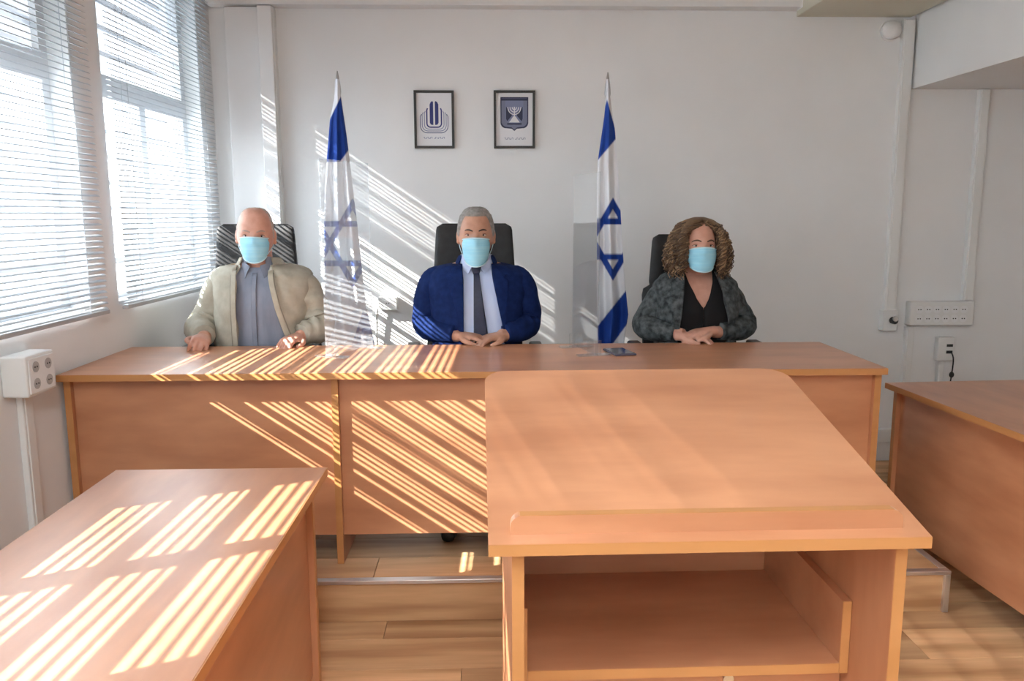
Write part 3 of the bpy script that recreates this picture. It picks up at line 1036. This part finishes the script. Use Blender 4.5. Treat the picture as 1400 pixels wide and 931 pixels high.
def sleeve(path, n=22, m=46, seed=0.0, amp=0.055):
    def wob(t, a):
        el = math.exp(-((t-0.52)/0.16)**2)
        return 1+amp*(0.35+el)*math.sin(42*t+2.2*math.cos(a+seed)+seed*3)*(0.5+0.5*math.cos(a+0.8+seed))+0.07*noise.noise(Vector((math.cos(a)*2+seed, math.sin(a)*2, t*9)))
    return tube(path, n=n, m=m, wob=wob)

def head_set(o, C, yaw, pitch, hx, hy, hz, jaw, brow_mat, mask=(0.062, -0.006, -0.128), roll=0.0):
    """transform for the head and its small children"""
    M = Matrix.Translation(C) @ Matrix.Rotation(yaw, 4, 'Z') @ Matrix.Rotation(pitch, 4, 'X') @ Matrix.Rotation(roll, 4, 'Y')
    for s in (-1, 1):
        c = Vector((s*0.032, -hy*0.905+0.0120, 0.0085))
        V, F = ellipsoid((0, 0, 0), (0.0135, 0.0065, 0.0052), 14, 10)
        e = link('eye', mesh('eye', [M @ (v+c) for v in V], F, True), EYEW, o)
        V, F = ellipsoid((0, 0, 0), (0.0050, 0.0030, 0.0048), 12, 8)
        link('iris', mesh('iris', [M @ (v+c+Vector((0, -0.0050, 0.0003))) for v in V], F, True), IRIS, e)
        pts = [(c.x-s*0.015, c.y+0.0005, c.z+0.001, 0.0018), (c.x-s*0.005, c.y-0.0062, c.z+0.0052, 0.0027), (c.x+s*0.006, c.y-0.0055, c.z+0.0052, 0.0027), (c.x+s*0.016, c.y+0.003, c.z+0.0005, 0.0018)]
        V, F = tube(pts, n=8, m=12)
        link('eyelid', mesh('eyelid', [M @ v for v in V], F, True), LID, e)
        pts = [(s*0.013, -hy*0.945-0.0065, 0.026, 0.0022), (s*0.028, -hy*0.90-0.006, 0.0315, 0.0036), (s*0.042, -hy*0.80-0.004, 0.030, 0.0030), (s*0.050, -hy*0.70-0.003, 0.024, 0.0015)]
        V, F = tube(pts, n=8, m=12)
        link('eyebrow', mesh('eyebrow', [M @ v for v in V], F, True), brow_mat, o)
    # pleated face mask
    nu, nv = 28, 22
    ztop, zbot = mask[1], mask[2]
    V = []
    for i in range(nv+1):
        v = i/nv
        z = ztop+(zbot-ztop)*v
        for j in range(nu+1):
            u = 2*j/nu-1
            wdt = mask[0]*(1-0.22*v**2.2)
            x = wdt*math.sin(u*1.25)/math.sin(1.25)
            k = u*u
            yy = -(hy+0.022)+0.062*k+0.018*v**3*(1-k)
            if v < 0.25: yy += 0.010*(1-v/0.25)*(0.3+k)
            yy -= 0.006*math.exp(-(x/0.014)**2)*math.exp(-((v-0.18)/0.16)**2)
            pl = 0.0026*(1-k**2)*(((v*3.6) % 1.0)-0.5)*(1 if 0.14 < v < 0.86 else 0)
            zz = z+0.004*(1-v)*(1-k)-0.010*k*(1-v)+0.024*k*v*v
            V.append(M @ Vector((x, yy-pl, zz)))
    F = [[i*(nu+1)+j, (i+1)*(nu+1)+j, (i+1)*(nu+1)+j+1, i*(nu+1)+j+1] for i in range(nv) for j in range(nu)]
    mo = link('face_mask', mesh('face_mask', V, F, True), MASKM, o)
    mo['label'] = 'light blue pleated face mask'
    md = mo.modifiers.new('t', 'SOLIDIFY'); md.thickness = 0.0015
    for row, nm in ((0, 'nose_strip'), (nv, 'lower_hem')):
        pts = [V[row*(nu+1)+j] for j in range(0, nu+1)]
        a, f = tube([tuple(p) for p in pts], 0.0030, 8)
        link(nm, mesh(nm, a, f, True), MASKW, mo)
    for s in (-1, 1):
        e0 = 0 if s < 0 else nu
        top, bot = V[1*(nu+1)+e0], V[(nv-3)*(nu+1)+e0]
        ear = M @ Vector((s*(hx+0.006), 0.024, 0.018)); ear2 = M @ Vector((s*(hx+0.002), 0.026, -0.022))
        a, f = tube([tuple(top), tuple((top+ear)/2+Vector((s*0.004, 0, 0.002))), tuple(ear), tuple(ear2), tuple((bot+ear2)/2+Vector((s*0.004, 0, 0))), tuple(bot)], 0.0016, 6, 26)
        link('ear_loop', mesh('ear_loop', a, f, True), MASKW, mo)
    return M

def ears(M, hx, hz=0.0):
    out = []
    for s in (-1, 1):
        R = M @ Matrix.Translation((s*(hx*0.985), 0.012, -0.002+hz)) @ Matrix.Rotation(s*0.45, 4, 'Z') @ Matrix.Rotation(-0.12, 4, 'X')
        V, F = ellipsoid((0, 0, 0), (0.0095, 0.019, 0.032), 16, 12)
        out.append(([R @ v for v in V], F))
        V, F = ellipsoid((0, 0, 0), (0.008, 0.010, 0.012), 12, 8)
        out.append(([R @ (v+Vector((0, -0.004, -0.026))) for v in V], F))
    return out

def base_body(prof, C, M, hx, hy, hz, jaw, arms, hands_, neck=(0.058, 0.060)):
    V, F = head_grid(hx, hy, hz, jaw)
    parts = [([M @ v for v in V], F)]+ears(M, hx)
    parts.append(ring_loft(prof, frange(0.475, prof[-1][0], 24), -0.010))
    ztop = prof[-1][0]
    base = Vector((0, prof[-1][3], ztop-0.06))
    parts.append(tube([(base.x, base.y+0.005, base.z, neck[0]*1.15), (C.x*0.6, (base.y+C.y)/2+0.012, (base.z+C.z-0.06)/2, neck[0]), (C.x, C.y+0.018, C.z-0.03, neck[1])], n=24, m=14))
    for a in arms:
        parts.append(tube(a, n=16, m=26))
    parts += hands_
    for s in (-1, 1):
        parts.append(tube([(s*0.09, 0.04, 0.555, 0.072), (s*0.105, -0.20, 0.548, 0.066), (s*0.11, -0.41, 0.535, 0.052), (s*0.11, -0.44, 0.30, 0.045), (s*0.11, -0.42, 0.09, 0.036), (s*0.11, -0.46, 0.055, 0.034), (s*0.115, -0.56, 0.04, 0.028)], n=14, m=34))
    return parts

def lower_dress(o, m):
    parts = []
    for s in (-1, 1):
        parts.append(tube([(s*0.09, 0.06, 0.555, 0.082), (s*0.105, -0.20, 0.549, 0.076), (s*0.11, -0.42, 0.53, 0.064), (s*0.11, -0.45, 0.32, 0.062), (s*0.11, -0.43, 0.10, 0.060)], n=18, m=34))
    V, F = merge(parts)
    link('trousers', mesh('trousers', V, F, True), m, o)
    for s in (-1, 1):
        V, F = tube([(s*0.11, -0.40, 0.045, 0.038), (s*0.11, -0.46, 0.050, 0.045), (s*0.113, -0.54, 0.042, 0.040), (s*0.116, -0.61, 0.034, 0.026)], n=14, m=16, flat=0.85)
        link('shoe', mesh('shoe', V, F, True), SOLE, o)

def hairline(front, side_, back):
    def f(d):
        c = -d.y/max(1e-6, math.hypot(d.x, d.y)) if math.hypot(d.x, d.y) > 1e-6 else 0
        if c >= 0: return side_+(front-side_)*smooth01(0.25, 0.75, c)
        return side_+(back-side_)*smooth01(0.0, 0.6, -c)
    return f
def hair_cap(o, M, hx, hy, hz, jaw, hl, th, m, top=None, seed=0.0, name='hair'):
    def off(p, d):
        k = smooth01(-0.006, 0.010, p.z-hl(d))
        t = th*k-0.003*(1-k)
        if top: t *= top(p)
        return t+0.0018*noise.noise(Vector((p.x*120+seed, p.y*120, p.z*70)))*k
    V, F = head_grid(hx, hy, hz, jaw, 96, 64, off)
    keep = []
    for f in F:
        c = sum((V[i] for i in f), Vector())/4
        d = Vector((c.x/hx, c.y/hy, c.z/hz)).normalized()
        if c.z > hl(d)-0.012: keep.append(f)
    used = sorted({i for f in keep for i in f})
    mp = {i: k for k, i in enumerate(used)}
    me = mesh(name, [M @ V[i] for i in used], [[mp[i] for i in f] for f in keep], True)
    return link(name, me, m, o)

def collar_band(o, name, m, c, r0, r1, z0, z1, gap, flare=0.0, n=40, tilt=0.0):
    """standing or folded collar ring open at the front by +-gap radians"""
    V = []
    rows = 5
    for i in range(rows):
        t = i/(rows-1)
        for j in range(n+1):
            a = gap+(2*math.pi-2*gap)*j/n
            r = r0+(r1-r0)*t
            z = z0+(z1-z0)*t+tilt*math.cos(a)*-1
            V.append(Vector((c[0]+r*1.05*math.sin(a), c[1]-r*math.cos(a), z)))
    F = [[i*(n+1)+j, i*(n+1)+j+1, (i+1)*(n+1)+j+1, (i+1)*(n+1)+j] for i in range(rows-1) for j in range(n)]
    ob = link(name, mesh(name, V, F, True), m, o)
    md = ob.modifiers.new('t', 'SOLIDIFY'); md.thickness = 0.004; md.offset = 1
    return ob

def front_strip(prof, name, o, m, rows, grow, thick=0.004, nx=8, par=None):
    """flat piece lying on the chest: rows of (z, x0, x1)"""
    V = []
    for z, xa, xb in rows:
        a, b, c, e = prof_at(prof, z)
        for j in range(nx+1):
            x = xa+(xb-xa)*j/nx
            s = min(0.985, abs(x)/(a+grow))
            cs = (1-abs(se(s, 1/e))**2)**0.5
            V.append(Vector((x, c-(b+grow)*cs**e, z)))
    n = nx+1
    F = [[i*n+j, i*n+j+1, (i+1)*n+j+1, (i+1)*n+j] for i in range(len(rows)-1) for j in range(nx)]
    ob = link(name, mesh(name, V, F, True), m, o if par is None else par)
    md = ob.modifiers.new('t', 'SOLIDIFY'); md.thickness = thick; md.offset = 0
    return ob

def lerp_tab(tab):
    def f(z):
        if z <= tab[0][0]: return tab[0][1]
        for (a, x), (b, y) in zip(tab, tab[1:]):
            if z <= b: return x+(y-x)*(z-a)/(b-a)
        return tab[-1][1]
    return f

# profile rows: z, half width, half depth, centre y, exponent
MANPROF = [(0.47, 0.185, 0.150, 0.015, 0.80), (0.62, 0.180, 0.150, 0.010, 0.82), (0.78, 0.185, 0.142, 0.0, 0.82), (0.90, 0.195, 0.135, 0.0, 0.80),
           (0.98, 0.205, 0.122, 0.005, 0.78), (1.042, 0.204, 0.102, 0.010, 0.80), (1.070, 0.176, 0.082, 0.012, 0.86), (1.090, 0.092, 0.066, 0.010, 0.95), (1.105, 0.068, 0.060, 0.005, 1.0)]

DZ = 0.745          # desk height above the platform

# ---- man in the blue suit
def suit_man():
    o = thing('person', 'person in a navy blue suit, dark tie and blue face mask, hands on desk', 'person', loc=(-0.045, 3.665, PZ+0.0005))
    P = MANPROF
    hx, hy, hz, jaw = 0.0775, 0.096, 0.122, 0.27
    C = Vector((0.0, -0.055, 1.213))
    GREYH = noisy('short_grey_hair', (0.20, 0.185, 0.17), (0.36, 0.34, 0.32), (60, 60, 60), 0.8)
    DBROW = mat('dark_brow', (0.06, 0.045, 0.04), 0.8)
    M = head_set(o, C, 0.0, 0.06, hx, hy, hz, jaw, DBROW)
    armL = [(-0.155, 0.005, 0.985, 0.046), (-0.222, 0.008, 0.90, 0.042), (-0.232, 0.0, 0.81, 0.040), (-0.165, -0.085, 0.782, 0.037), (-0.075, -0.150, 0.776, 0.028)]
    armR = [(-p[0]*1.0+0.0, p[1], p[2], p[3]) for p in armL]
    armR[-1] = (0.105, -0.155, 0.776, 0.028); armR[-2] = (0.185, -0.09, 0.782, 0.037)
    hL = hand(frame(Vector((-0.070, -0.150, DZ+0.030)), (0.85, -0.30, -0.05)), -1, 0.42)
    hR = hand(frame(Vector((0.115, -0.155, DZ+0.030)), (-0.70, -0.40, -0.05)), 1, 0.42)
    body = remeshed('body', base_body(P, C, M, hx, hy, hz, jaw, [armL, armR], hL+hR), 0.0042, SKIN2, o)
    hair_cap(o, M, hx, hy, hz, jaw, hairline(0.088, -0.004, -0.065), 0.0065, GREYH, lambda p: 0.55 if p.z > 0.09 else 1.0, 3.0)
    NAVY = noisy('navy_wool', (0.005, 0.015, 0.075), (0.009, 0.024, 0.102), (40, 40, 40), 0.85, bump=0.08, bscale=300, spec=0.12)
    SHIRT = noisy('pale_blue_shirt', (0.50, 0.60, 0.85), (0.58, 0.68, 0.90), (30, 30, 4), 0.7, spec=0.3)
    TIE = noisy('dark_navy_tie', (0.008, 0.013, 0.040), (0.014, 0.020, 0.055), (80, 80, 80), 0.5)
    zs = frange(0.50, 1.076, 40)
    V, F = ring_loft(P, zs, 0.004)
    link('shirt', mesh('shirt', V, F, True), SHIRT, o)
    eL = lerp_tab([(0.5, -0.06), (0.78, -0.056), (1.02, -0.056), (1.06, -0.060), (1.10, -0.066)])
    eR = lerp_tab([(0.5, 0.150), (0.78, 0.124), (0.90, 0.098), (1.02, 0.074), (1.06, 0.068), (1.10, 0.066)])
    V1, F1 = shell(P, frange(0.48, 1.088, 52), eL, eR, 0.020, wrinkle(2.0, 0.008))
    SA = [(-0.120, 0.008, 1.010, 0.050), (-0.184, 0.006, 1.006, 0.068), (-0.222, 0.008, 0.92, 0.064), (-0.236, 0.004, 0.825, 0.060), (-0.214, -0.045, 0.797, 0.058), (-0.155, -0.095, 0.790, 0.051), (-0.092, -0.140, 0.783, 0.042)]
    SB = [(-p[0], p[1], p[2], p[3]) for p in SA]
    SB[-1] = (0.125, -0.145, 0.783, 0.042); SB[-2] = (0.180, -0.10, 0.790, 0.051)
    parts = [(V1, F1), sleeve(SA, seed=0.3, amp=0.14), sleeve(SB, seed=1.7, amp=0.14)]
    V, F = merge(parts)
    jk = link('suit_jacket', mesh('suit_jacket', V, F, True), NAVY, o)
    md = jk.modifiers.new('t', 'SOLIDIFY'); md.thickness = 0.004; md.offset = -1
    # lapels
    def lap(s, edge):
        rows = []
        for z in frange(0.80, 1.070, 28):
            e = edge(z)
            t = (z-0.80)/0.27
            wd = 0.008+0.062*min(1, t*1.25)
            if 0.80 < t < 0.90: wd -= 0.022*(1-abs(t-0.85)/0.05)
            if t > 0.90: wd = 0.045-0.02*(t-0.9)/0.1
            rows.append((z, e-s*0.0+0, e+s*wd))
        front_strip(P, 'lapel', o, NAVY, rows, 0.0275, 0.004, par=jk)
    lap(-1, eL); lap(1, eR)
    collar_band(o, 'jacket_collar', NAVY, (0, 0.008, 0), 0.096, 0.074, 1.070, 1.118, 0.9, tilt=-0.010)
    sc_ = collar_band(o, 'shirt_collar', SHIRT, (0, -0.006, 0), 0.073, 0.066, 1.068, 1.122, 0.34, tilt=-0.012)
    for s in (-1, 1):
        V = [Vector((s*0.010, -0.094, 1.094)), Vector((s*0.060, -0.060, 1.106)), Vector((s*0.060, -0.078, 1.064)), Vector((s*0.036, -0.104, 1.045))]
        ob = link('collar_point', mesh('collar_point', V, [[0, 1, 2, 3]]), SHIRT, sc_)
        md = ob.modifiers.new('t', 'SOLIDIFY'); md.thickness = 0.003
    rows = [(z, lerp_tab([(0.70, -0.030), (0.745, -0.034), (1.02, -0.014), (1.06, -0.012)])(z)+lerp_tab([(0.70, 0.024), (1.06, 0.0)])(z),
             lerp_tab([(0.70, 0.030), (0.745, 0.034), (1.02, 0.014), (1.06, 0.012)])(z)+lerp_tab([(0.70, 0.024), (1.06, 0.0)])(z)) for z in frange(0.70, 1.058, 22)]
    te = front_strip(P, 'necktie', o, TIE, rows, 0.013, 0.005)
    V, F = loft([[Vector((wx*se(math.cos(2*math.pi*j/16), 0.6), -0.090+dy+0.010*se(math.sin(2*math.pi*j/16), 0.6), z)) for j in range(16)] for z, wx, dy in ((1.040, 0.012, -0.002), (1.055, 0.017, -0.006), (1.078, 0.021, -0.004), (1.090, 0.021, 0.002))])
    link('tie_knot', mesh('tie_knot', V, F, True), TIE, te)
    lower_dress(o, NAVY)
    return o
suit_man()

# ---- bald man in the beige jacket
def jacket_man():
    o = thing('person', 'bald person in a beige zip jacket, grey shirt and blue face mask', 'person', loc=(-1.015, 3.665, PZ+0.0005))
    P = [(z, a*1.0, b*1.06, c, e) for z, a, b, c, e in MANPROF]
    hx, hy, hz, jaw = 0.0780, 0.097, 0.121, 0.25
    C = Vector((0.0, -0.055, 1.215))
    WHT = noisy('white_stubble', (0.42, 0.33, 0.28), (0.55, 0.47, 0.42), (90, 90, 90), 0.85)
    BRW = mat('pale_brow', (0.42, 0.30, 0.25), 0.85)
    M = head_set(o, C, 0.16, 0.10, hx, hy, hz, jaw, BRW, mask=(0.063, 0.003, -0.106), roll=0.03)
    armL = [(-0.155, 0.005, 0.985, 0.046), (-0.224, 0.0, 0.90, 0.044), (-0.262, -0.02, 0.80, 0.042), (-0.225, -0.13, 0.785, 0.036), (-0.205, -0.195, 0.782, 0.028)]
    armR = [(0.155, 0.005, 0.985, 0.046), (0.224, 0.0, 0.90, 0.044), (0.258, -0.01, 0.80, 0.042), (0.225, -0.09, 0.782, 0.037), (0.188, -0.145, 0.776, 0.028)]
    hL = hand(frame(Vector((-0.203, -0.200, DZ+0.036)), (0.16, -0.90, 0.0), Vector((0.35, 0, 1)).normalized()), -1, 0.95)
    hR = hand(frame(Vector((0.188, -0.150, DZ+0.030)), (-0.25, -0.70, -0.05)), 1, 0.45)
    remeshed('body', base_body(P, C, M, hx, hy, hz, jaw, [armL, armR], hL+hR), 0.0042, SKIN1, o)
    hl = hairline(0.5, -0.012, -0.07)
    hair_cap(o, M, hx, hy, hz, jaw, hl, 0.0022, WHT, lambda p: 1.0-0.98*smooth01(0.045, 0.075, p.z), 8.0)
    BEI = noisy('beige_cotton', (0.38, 0.35, 0.28), (0.46, 0.425, 0.34), (26, 26, 26), 0.82, bump=0.08, bscale=260, spec=0.2)
    BEID = mat('beige_seam', (0.25, 0.225, 0.18), 0.85)
    SHG = noisy('grey_blue_shirt', (0.20, 0.225, 0.285), (0.28, 0.305, 0.37), (22, 22, 5), 0.75, spec=0.25)
    V, F = ring_loft(P, frange(0.50, 1.076, 40), 0.006)
    V = [v+Vector((0, -1, 0))*0.006*noise.noise(Vector((v.x*9, v.z*14, 4))) if v.y < 0 else v for v in V]
    shm = link('shirt', mesh('shirt', V, F, True), SHG, o)
    rows = [(z, -0.010+0.02*(1.06-z)*0.8, 0.010+0.02*(1.06-z)*0.8) for z in frange(0.70, 1.055, 16)]
    front_strip(P, 'placket', o, SHG, rows, 0.0125, 0.003, par=shm)
    eL = lerp_tab([(0.5, -0.064), (0.78, -0.068), (1.02, -0.074), (1.06, -0.078), (1.10, -0.07)])
    eR = lerp_tab([(0.5, 0.190), (0.76, 0.142), (0.90, 0.100), (1.02, 0.070), (1.06, 0.064), (1.10, 0.062)])
    V1, F1 = shell(P, frange(0.48, 1.088, 52), eL, eR, 0.026, wrinkle(5.0, 0.020, 6, 14))
    SA = [(-0.115, 0.005, 0.995, 0.055), (-0.177, 0.005, 0.984, 0.073), (-0.222, 0.0, 0.90, 0.070), (-0.255, -0.02, 0.825, 0.070), (-0.262, -0.075, 0.80, 0.068), (-0.232, -0.135, 0.793, 0.056), (-0.212, -0.178, 0.788, 0.047)]
    SB = [(0.115, 0.005, 0.995, 0.055), (0.177, 0.005, 0.984, 0.073), (0.222, 0.0, 0.90, 0.070), (0.252, -0.01, 0.825, 0.070), (0.255, -0.06, 0.80, 0.066), (0.225, -0.10, 0.793, 0.055), (0.200, -0.135, 0.787, 0.046)]
    V, F = merge([(V1, F1), sleeve(SA, seed=0.9, amp=0.20), sleeve(SB, seed=2.4, amp=0.20)])
    jk = link('jacket', mesh('jacket', V, F, True), BEI, o)
    md = jk.modifiers.new('t', 'SOLIDIFY'); md.thickness = 0.005; md.offset = -1
    for s, e in ((-1, eL), (1, eR)):
        rows = [(z, e(z)-s*0.002, e(z)+s*0.020) for z in frange(0.60, 1.065, 26)]
        front_strip(P, 'zip_facing', o, BEI, rows, 0.0345, 0.004, par=jk)
        rows = [(z, e(z)+s*0.020, e(z)+s*0.0235) for z in frange(0.60, 1.055, 26)]
        front_strip(P, 'seam', o, BEID, rows, 0.0335, 0.003, par=jk)
        V = [Vector((s*0.066, -0.088, 1.082)), Vector((s*0.088, -0.030, 1.106)), Vector((s*0.120, -0.040, 1.066)), Vector((s*0.092, -0.118, 1.030))]
        ob = link('collar_flap', mesh('collar_flap', V, [[0, 1, 2, 3]]), BEI, jk)
        md = ob.modifiers.new('t', 'SOLIDIFY'); md.thickness = 0.005
    collar_band(o, 'jacket_collar', BEI, (0, 0.006, 0), 0.108, 0.084, 1.066, 1.112, 0.75, tilt=-0.010)
    sc_ = collar_band(o, 'shirt_collar', SHG, (0, -0.006, 0), 0.076, 0.067, 1.066, 1.114, 0.55, tilt=-0.012)
    for s in (-1, 1):
        V = [Vector((s*0.022, -0.094, 1.084)), Vector((s*0.064, -0.058, 1.100)), Vector((s*0.066, -0.084, 1.054)), Vector((s*0.042, -0.112, 1.030))]
        ob = link('collar_point', mesh('collar_point', V, [[0, 1, 2, 3]]), SHG, sc_)
        md = ob.modifiers.new('t', 'SOLIDIFY'); md.thickness = 0.003
    lower_dress(o, mat('dark_trousers', (0.03, 0.03, 0.035), 0.8))
    return o
jacket_man()

# ---- curly-haired woman
def woman():
    o = thing('person', 'person with curly brown hair, dark patterned jacket, black top and face mask', 'person', loc=(0.960, 3.665, PZ+0.0005))
    P = [(0.47, 0.180, 0.150, 0.012, 0.82), (0.62, 0.165, 0.140, 0.008, 0.84), (0.76, 0.165, 0.135, 0.0, 0.86), (0.87, 0.175, 0.148, -0.010, 0.84),
         (0.95, 0.180, 0.125, 0.0, 0.82), (0.995, 0.172, 0.100, 0.008, 0.84), (1.025, 0.140, 0.080, 0.012, 0.90), (1.050, 0.088, 0.062, 0.012, 0.96), (1.070, 0.056, 0.052, 0.008, 1.0)]
    hx, hy, hz, jaw = 0.0705, 0.092, 0.114, 0.32
    C = Vector((-0.002, -0.045, 1.155))
    HAIR = noisy('brown_curls', (0.085, 0.045, 0.022), (0.26, 0.155, 0.075), (16, 16, 9), 0.55, detail=5)
    BRW = mat('brown_brow', (0.10, 0.06, 0.04), 0.8)
    M = head_set(o, C, 0.0, -0.04, hx, hy, hz, jaw, BRW, mask=(0.067, -0.004, -0.108))
    armL = [(-0.130, 0.006, 0.945, 0.040), (-0.195, 0.006, 0.87, 0.038), (-0.225, 0.0, 0.80, 0.038), (-0.155, -0.085, 0.782, 0.033), (-0.085, -0.155, 0.776, 0.025)]
    armR = [(0.130, 0.006, 0.945, 0.040), (0.195, 0.006, 0.87, 0.038), (0.225, 0.0, 0.80, 0.038), (0.130, -0.095, 0.784, 0.033), (0.045, -0.160, 0.785, 0.025)]
    hL = hand(frame(Vector((-0.095, -0.160, DZ+0.024)), (0.75, -0.35, 0.0)), -1, 0.35)
    hR = hand(frame(Vector((0.030, -0.165, DZ+0.046)), (-0.90, -0.22, -0.08)), 1, 0.5)
    remeshed('body', base_body(P, C, M, hx, hy, hz, jaw, [armL, armR], hL+hR, neck=(0.050, 0.052)), 0.0042, SKIN3, o)
    TOP = mat('black_knit_top', (0.008, 0.008, 0.009), 0.8, spec=0.25)
    JK = noisy('dark_green_grey_print', (0.016, 0.021, 0.023), (0.10, 0.115, 0.12), (42, 42, 42), 0.75, detail=3, bump=0.08, bscale=200, spec=0.3)
    vl = lerp_tab([(0.892, -0.0005), (0.90, -0.008), (0.93, -0.026), (1.00, -0.054), (1.06, -0.066)])
    vr = lerp_tab([(0.892, 0.0005), (0.90, 0.008), (0.93, 0.026), (1.00, 0.054), (1.06, 0.066)])
    V, F = shell(P, frange(0.50, 1.052, 60), vl, vr, 0.002)
    tpo = link('black_top', mesh('black_top', V, F, True), TOP, o)
    md = tpo.modifiers.new('t', 'SOLIDIFY'); md.thickness = 0.003; md.offset = 1
    eL = lerp_tab([(0.5, -0.115), (0.75, -0.108), (0.88, -0.098), (0.98, -0.082), (1.05, -0.066)])
    eR = lerp_tab([(0.5, 0.125), (0.75, 0.118), (0.88, 0.106), (0.98, 0.084), (1.05, 0.068)])
    V1, F1 = shell(P, frange(0.48, 1.050, 48), eL, eR, 0.018, wrinkle(9.0, 0.010))
    SA = [(-0.100, 0.006, 0.955, 0.048), (-0.150, 0.006, 0.938, 0.060), (-0.195, 0.006, 0.87, 0.058), (-0.230, 0.0, 0.81, 0.058), (-0.215, -0.045, 0.79, 0.057), (-0.160, -0.090, 0.785, 0.048), (-0.115, -0.130, 0.779, 0.040)]
    SB = [(0.100, 0.006, 0.955, 0.048), (0.150, 0.006, 0.938, 0.060), (0.195, 0.006, 0.87, 0.058), (0.230, 0.0, 0.81, 0.058), (0.205, -0.050, 0.79, 0.057), (0.140, -0.095, 0.787, 0.048), (0.075, -0.140, 0.787, 0.040)]
    V, F = merge([(V1, F1), sleeve(SA, seed=0.6), sleeve(SB, seed=2.0)])
    jk = link('jacket', mesh('jacket', V, F, True), JK, o)
    md = jk.modifiers.new('t', 'SOLIDIFY'); md.thickness = 0.004; md.offset = -1
    for s, e in ((-1, eL), (1, eR)):
        rows = [(z, e(z), e(z)+s*(0.012+0.042*min(1, (z-0.72)/0.22))) for z in frange(0.72, 1.035, 26)]
        front_strip(P, 'lapel', o, JK, rows, 0.0265, 0.005, par=jk)
    collar_band(o, 'jacket_collar', JK, (0, 0.012, 0), 0.098, 0.080, 1.022, 1.062, 0.95, tilt=-0.008)
    lower_dress(o, mat('black_trousers', (0.012, 0.012, 0.013), 0.8))
    # hair: a dark under-layer on the skull and many loose curls over it
    def mass(v, az, sx=1.0):
        """v 0 crown .. 1 tips, az angle from the face (pi = back)"""
        z = 0.122-0.240*v**1.1
        rx = lerp_tab([(0, 0.020), (0.06, 0.062), (0.15, 0.090), (0.3, 0.112), (0.5, 0.130), (0.75, 0.142), (1.0, 0.132)])(v)*sx
        ry = lerp_tab([(0, 0.03), (0.06, 0.068), (0.15, 0.092), (0.3, 0.108), (0.6, 0.115), (1.0, 0.10)])(v)*sx
        return Vector((rx*math.sin(az), 0.012-ry*math.cos(az)*(0.88 if math.cos(az) > 0 else 1), z))
    gap = lerp_tab([(0.0, 0.0), (0.085, 0.0), (0.115, 0.28), (0.17, 0.66), (0.30, 0.82), (0.5, 0.72), (0.8, 0.66), (1.0, 0.75)])
    NV, NA = 40, 80
    V = []
    for i in range(NV+1):
        v = i/NV
        g = gap(v)
        for j in range(NA+1):
            az = g+(2*math.pi-2*g)*j/NA
            p = mass(v*0.93, az, 0.90)
            q = Vector((p.x*30, p.y*30, p.z*22))
            d = 0.008*noise.noise(q)+0.004*noise.noise(q*2.7)
            V.append(M @ (p+Vector((math.sin(az), -math.cos(az), 0.2))*d*min(1, v*4)))
    n = NA+1
    F = [[i*n+j, i*n+j+1, (i+1)*n+j+1, (i+1)*n+j] for i in range(NV) for j in range(NA)]
    hr = link('hair', mesh('hair', V, F, True), HAIR, o)
    md = hr.modifiers.new('t', 'SOLIDIFY'); md.thickness = 0.015; md.offset = -1
    random.seed(21)
    tones = [mat('curl_dark', (0.060, 0.032, 0.017), 0.5), mat('curl_brown', (0.14, 0.078, 0.04), 0.5), mat('curl_golden', (0.32, 0.20, 0.105), 0.5)]
    groups = [[], [], []]
    for k in range(1150):
        v0 = random.uniform(0.0, 0.70)
        v1 = min(1.08, v0+random.uniform(0.22, 0.48))
        az = random.uniform(0, 2*math.pi)
        ph = random.uniform(0, 6.28); fr = random.uniform(1.6, 3.4); am = random.uniform(0.004, 0.013)
        lay = random.uniform(0.90, 1.12)
        pts = []
        for s in range(15):
            t = s/14
            v = v0+(v1-v0)*t
            g = gap(v)*random.uniform(0.93, 0.97)
            a2 = min(max(az, g), 2*math.pi-g)
            p = mass(min(v, 1.0), a2, lay)
            if v > 1: p.z -= (v-1)*0.25
            dr_ = Vector((math.sin(a2), -math.cos(a2), 0))
            tg = Vector((math.cos(a2), math.sin(a2), 0))
            sn = am*math.sin(fr*6.28*t+ph)
            p += dr_*sn+tg*am*1.4*math.cos(fr*6.28*t+ph)+Vector((0, 0, 0.5*am*math.sin(fr*3*t+ph)))
            pts.append((*(M @ p), 0.0034*(1-0.6*t)))
        groups[random.choice((0, 1, 1, 2))].append(tube(pts, n=5))
    for gidx in range(3):
        V, F = merge(groups[gidx])
        cu = link('curls', mesh('curls', V, F, True), tones[gidx], hr)
        cu['kind'] = 'stuff'
    return o
woman()
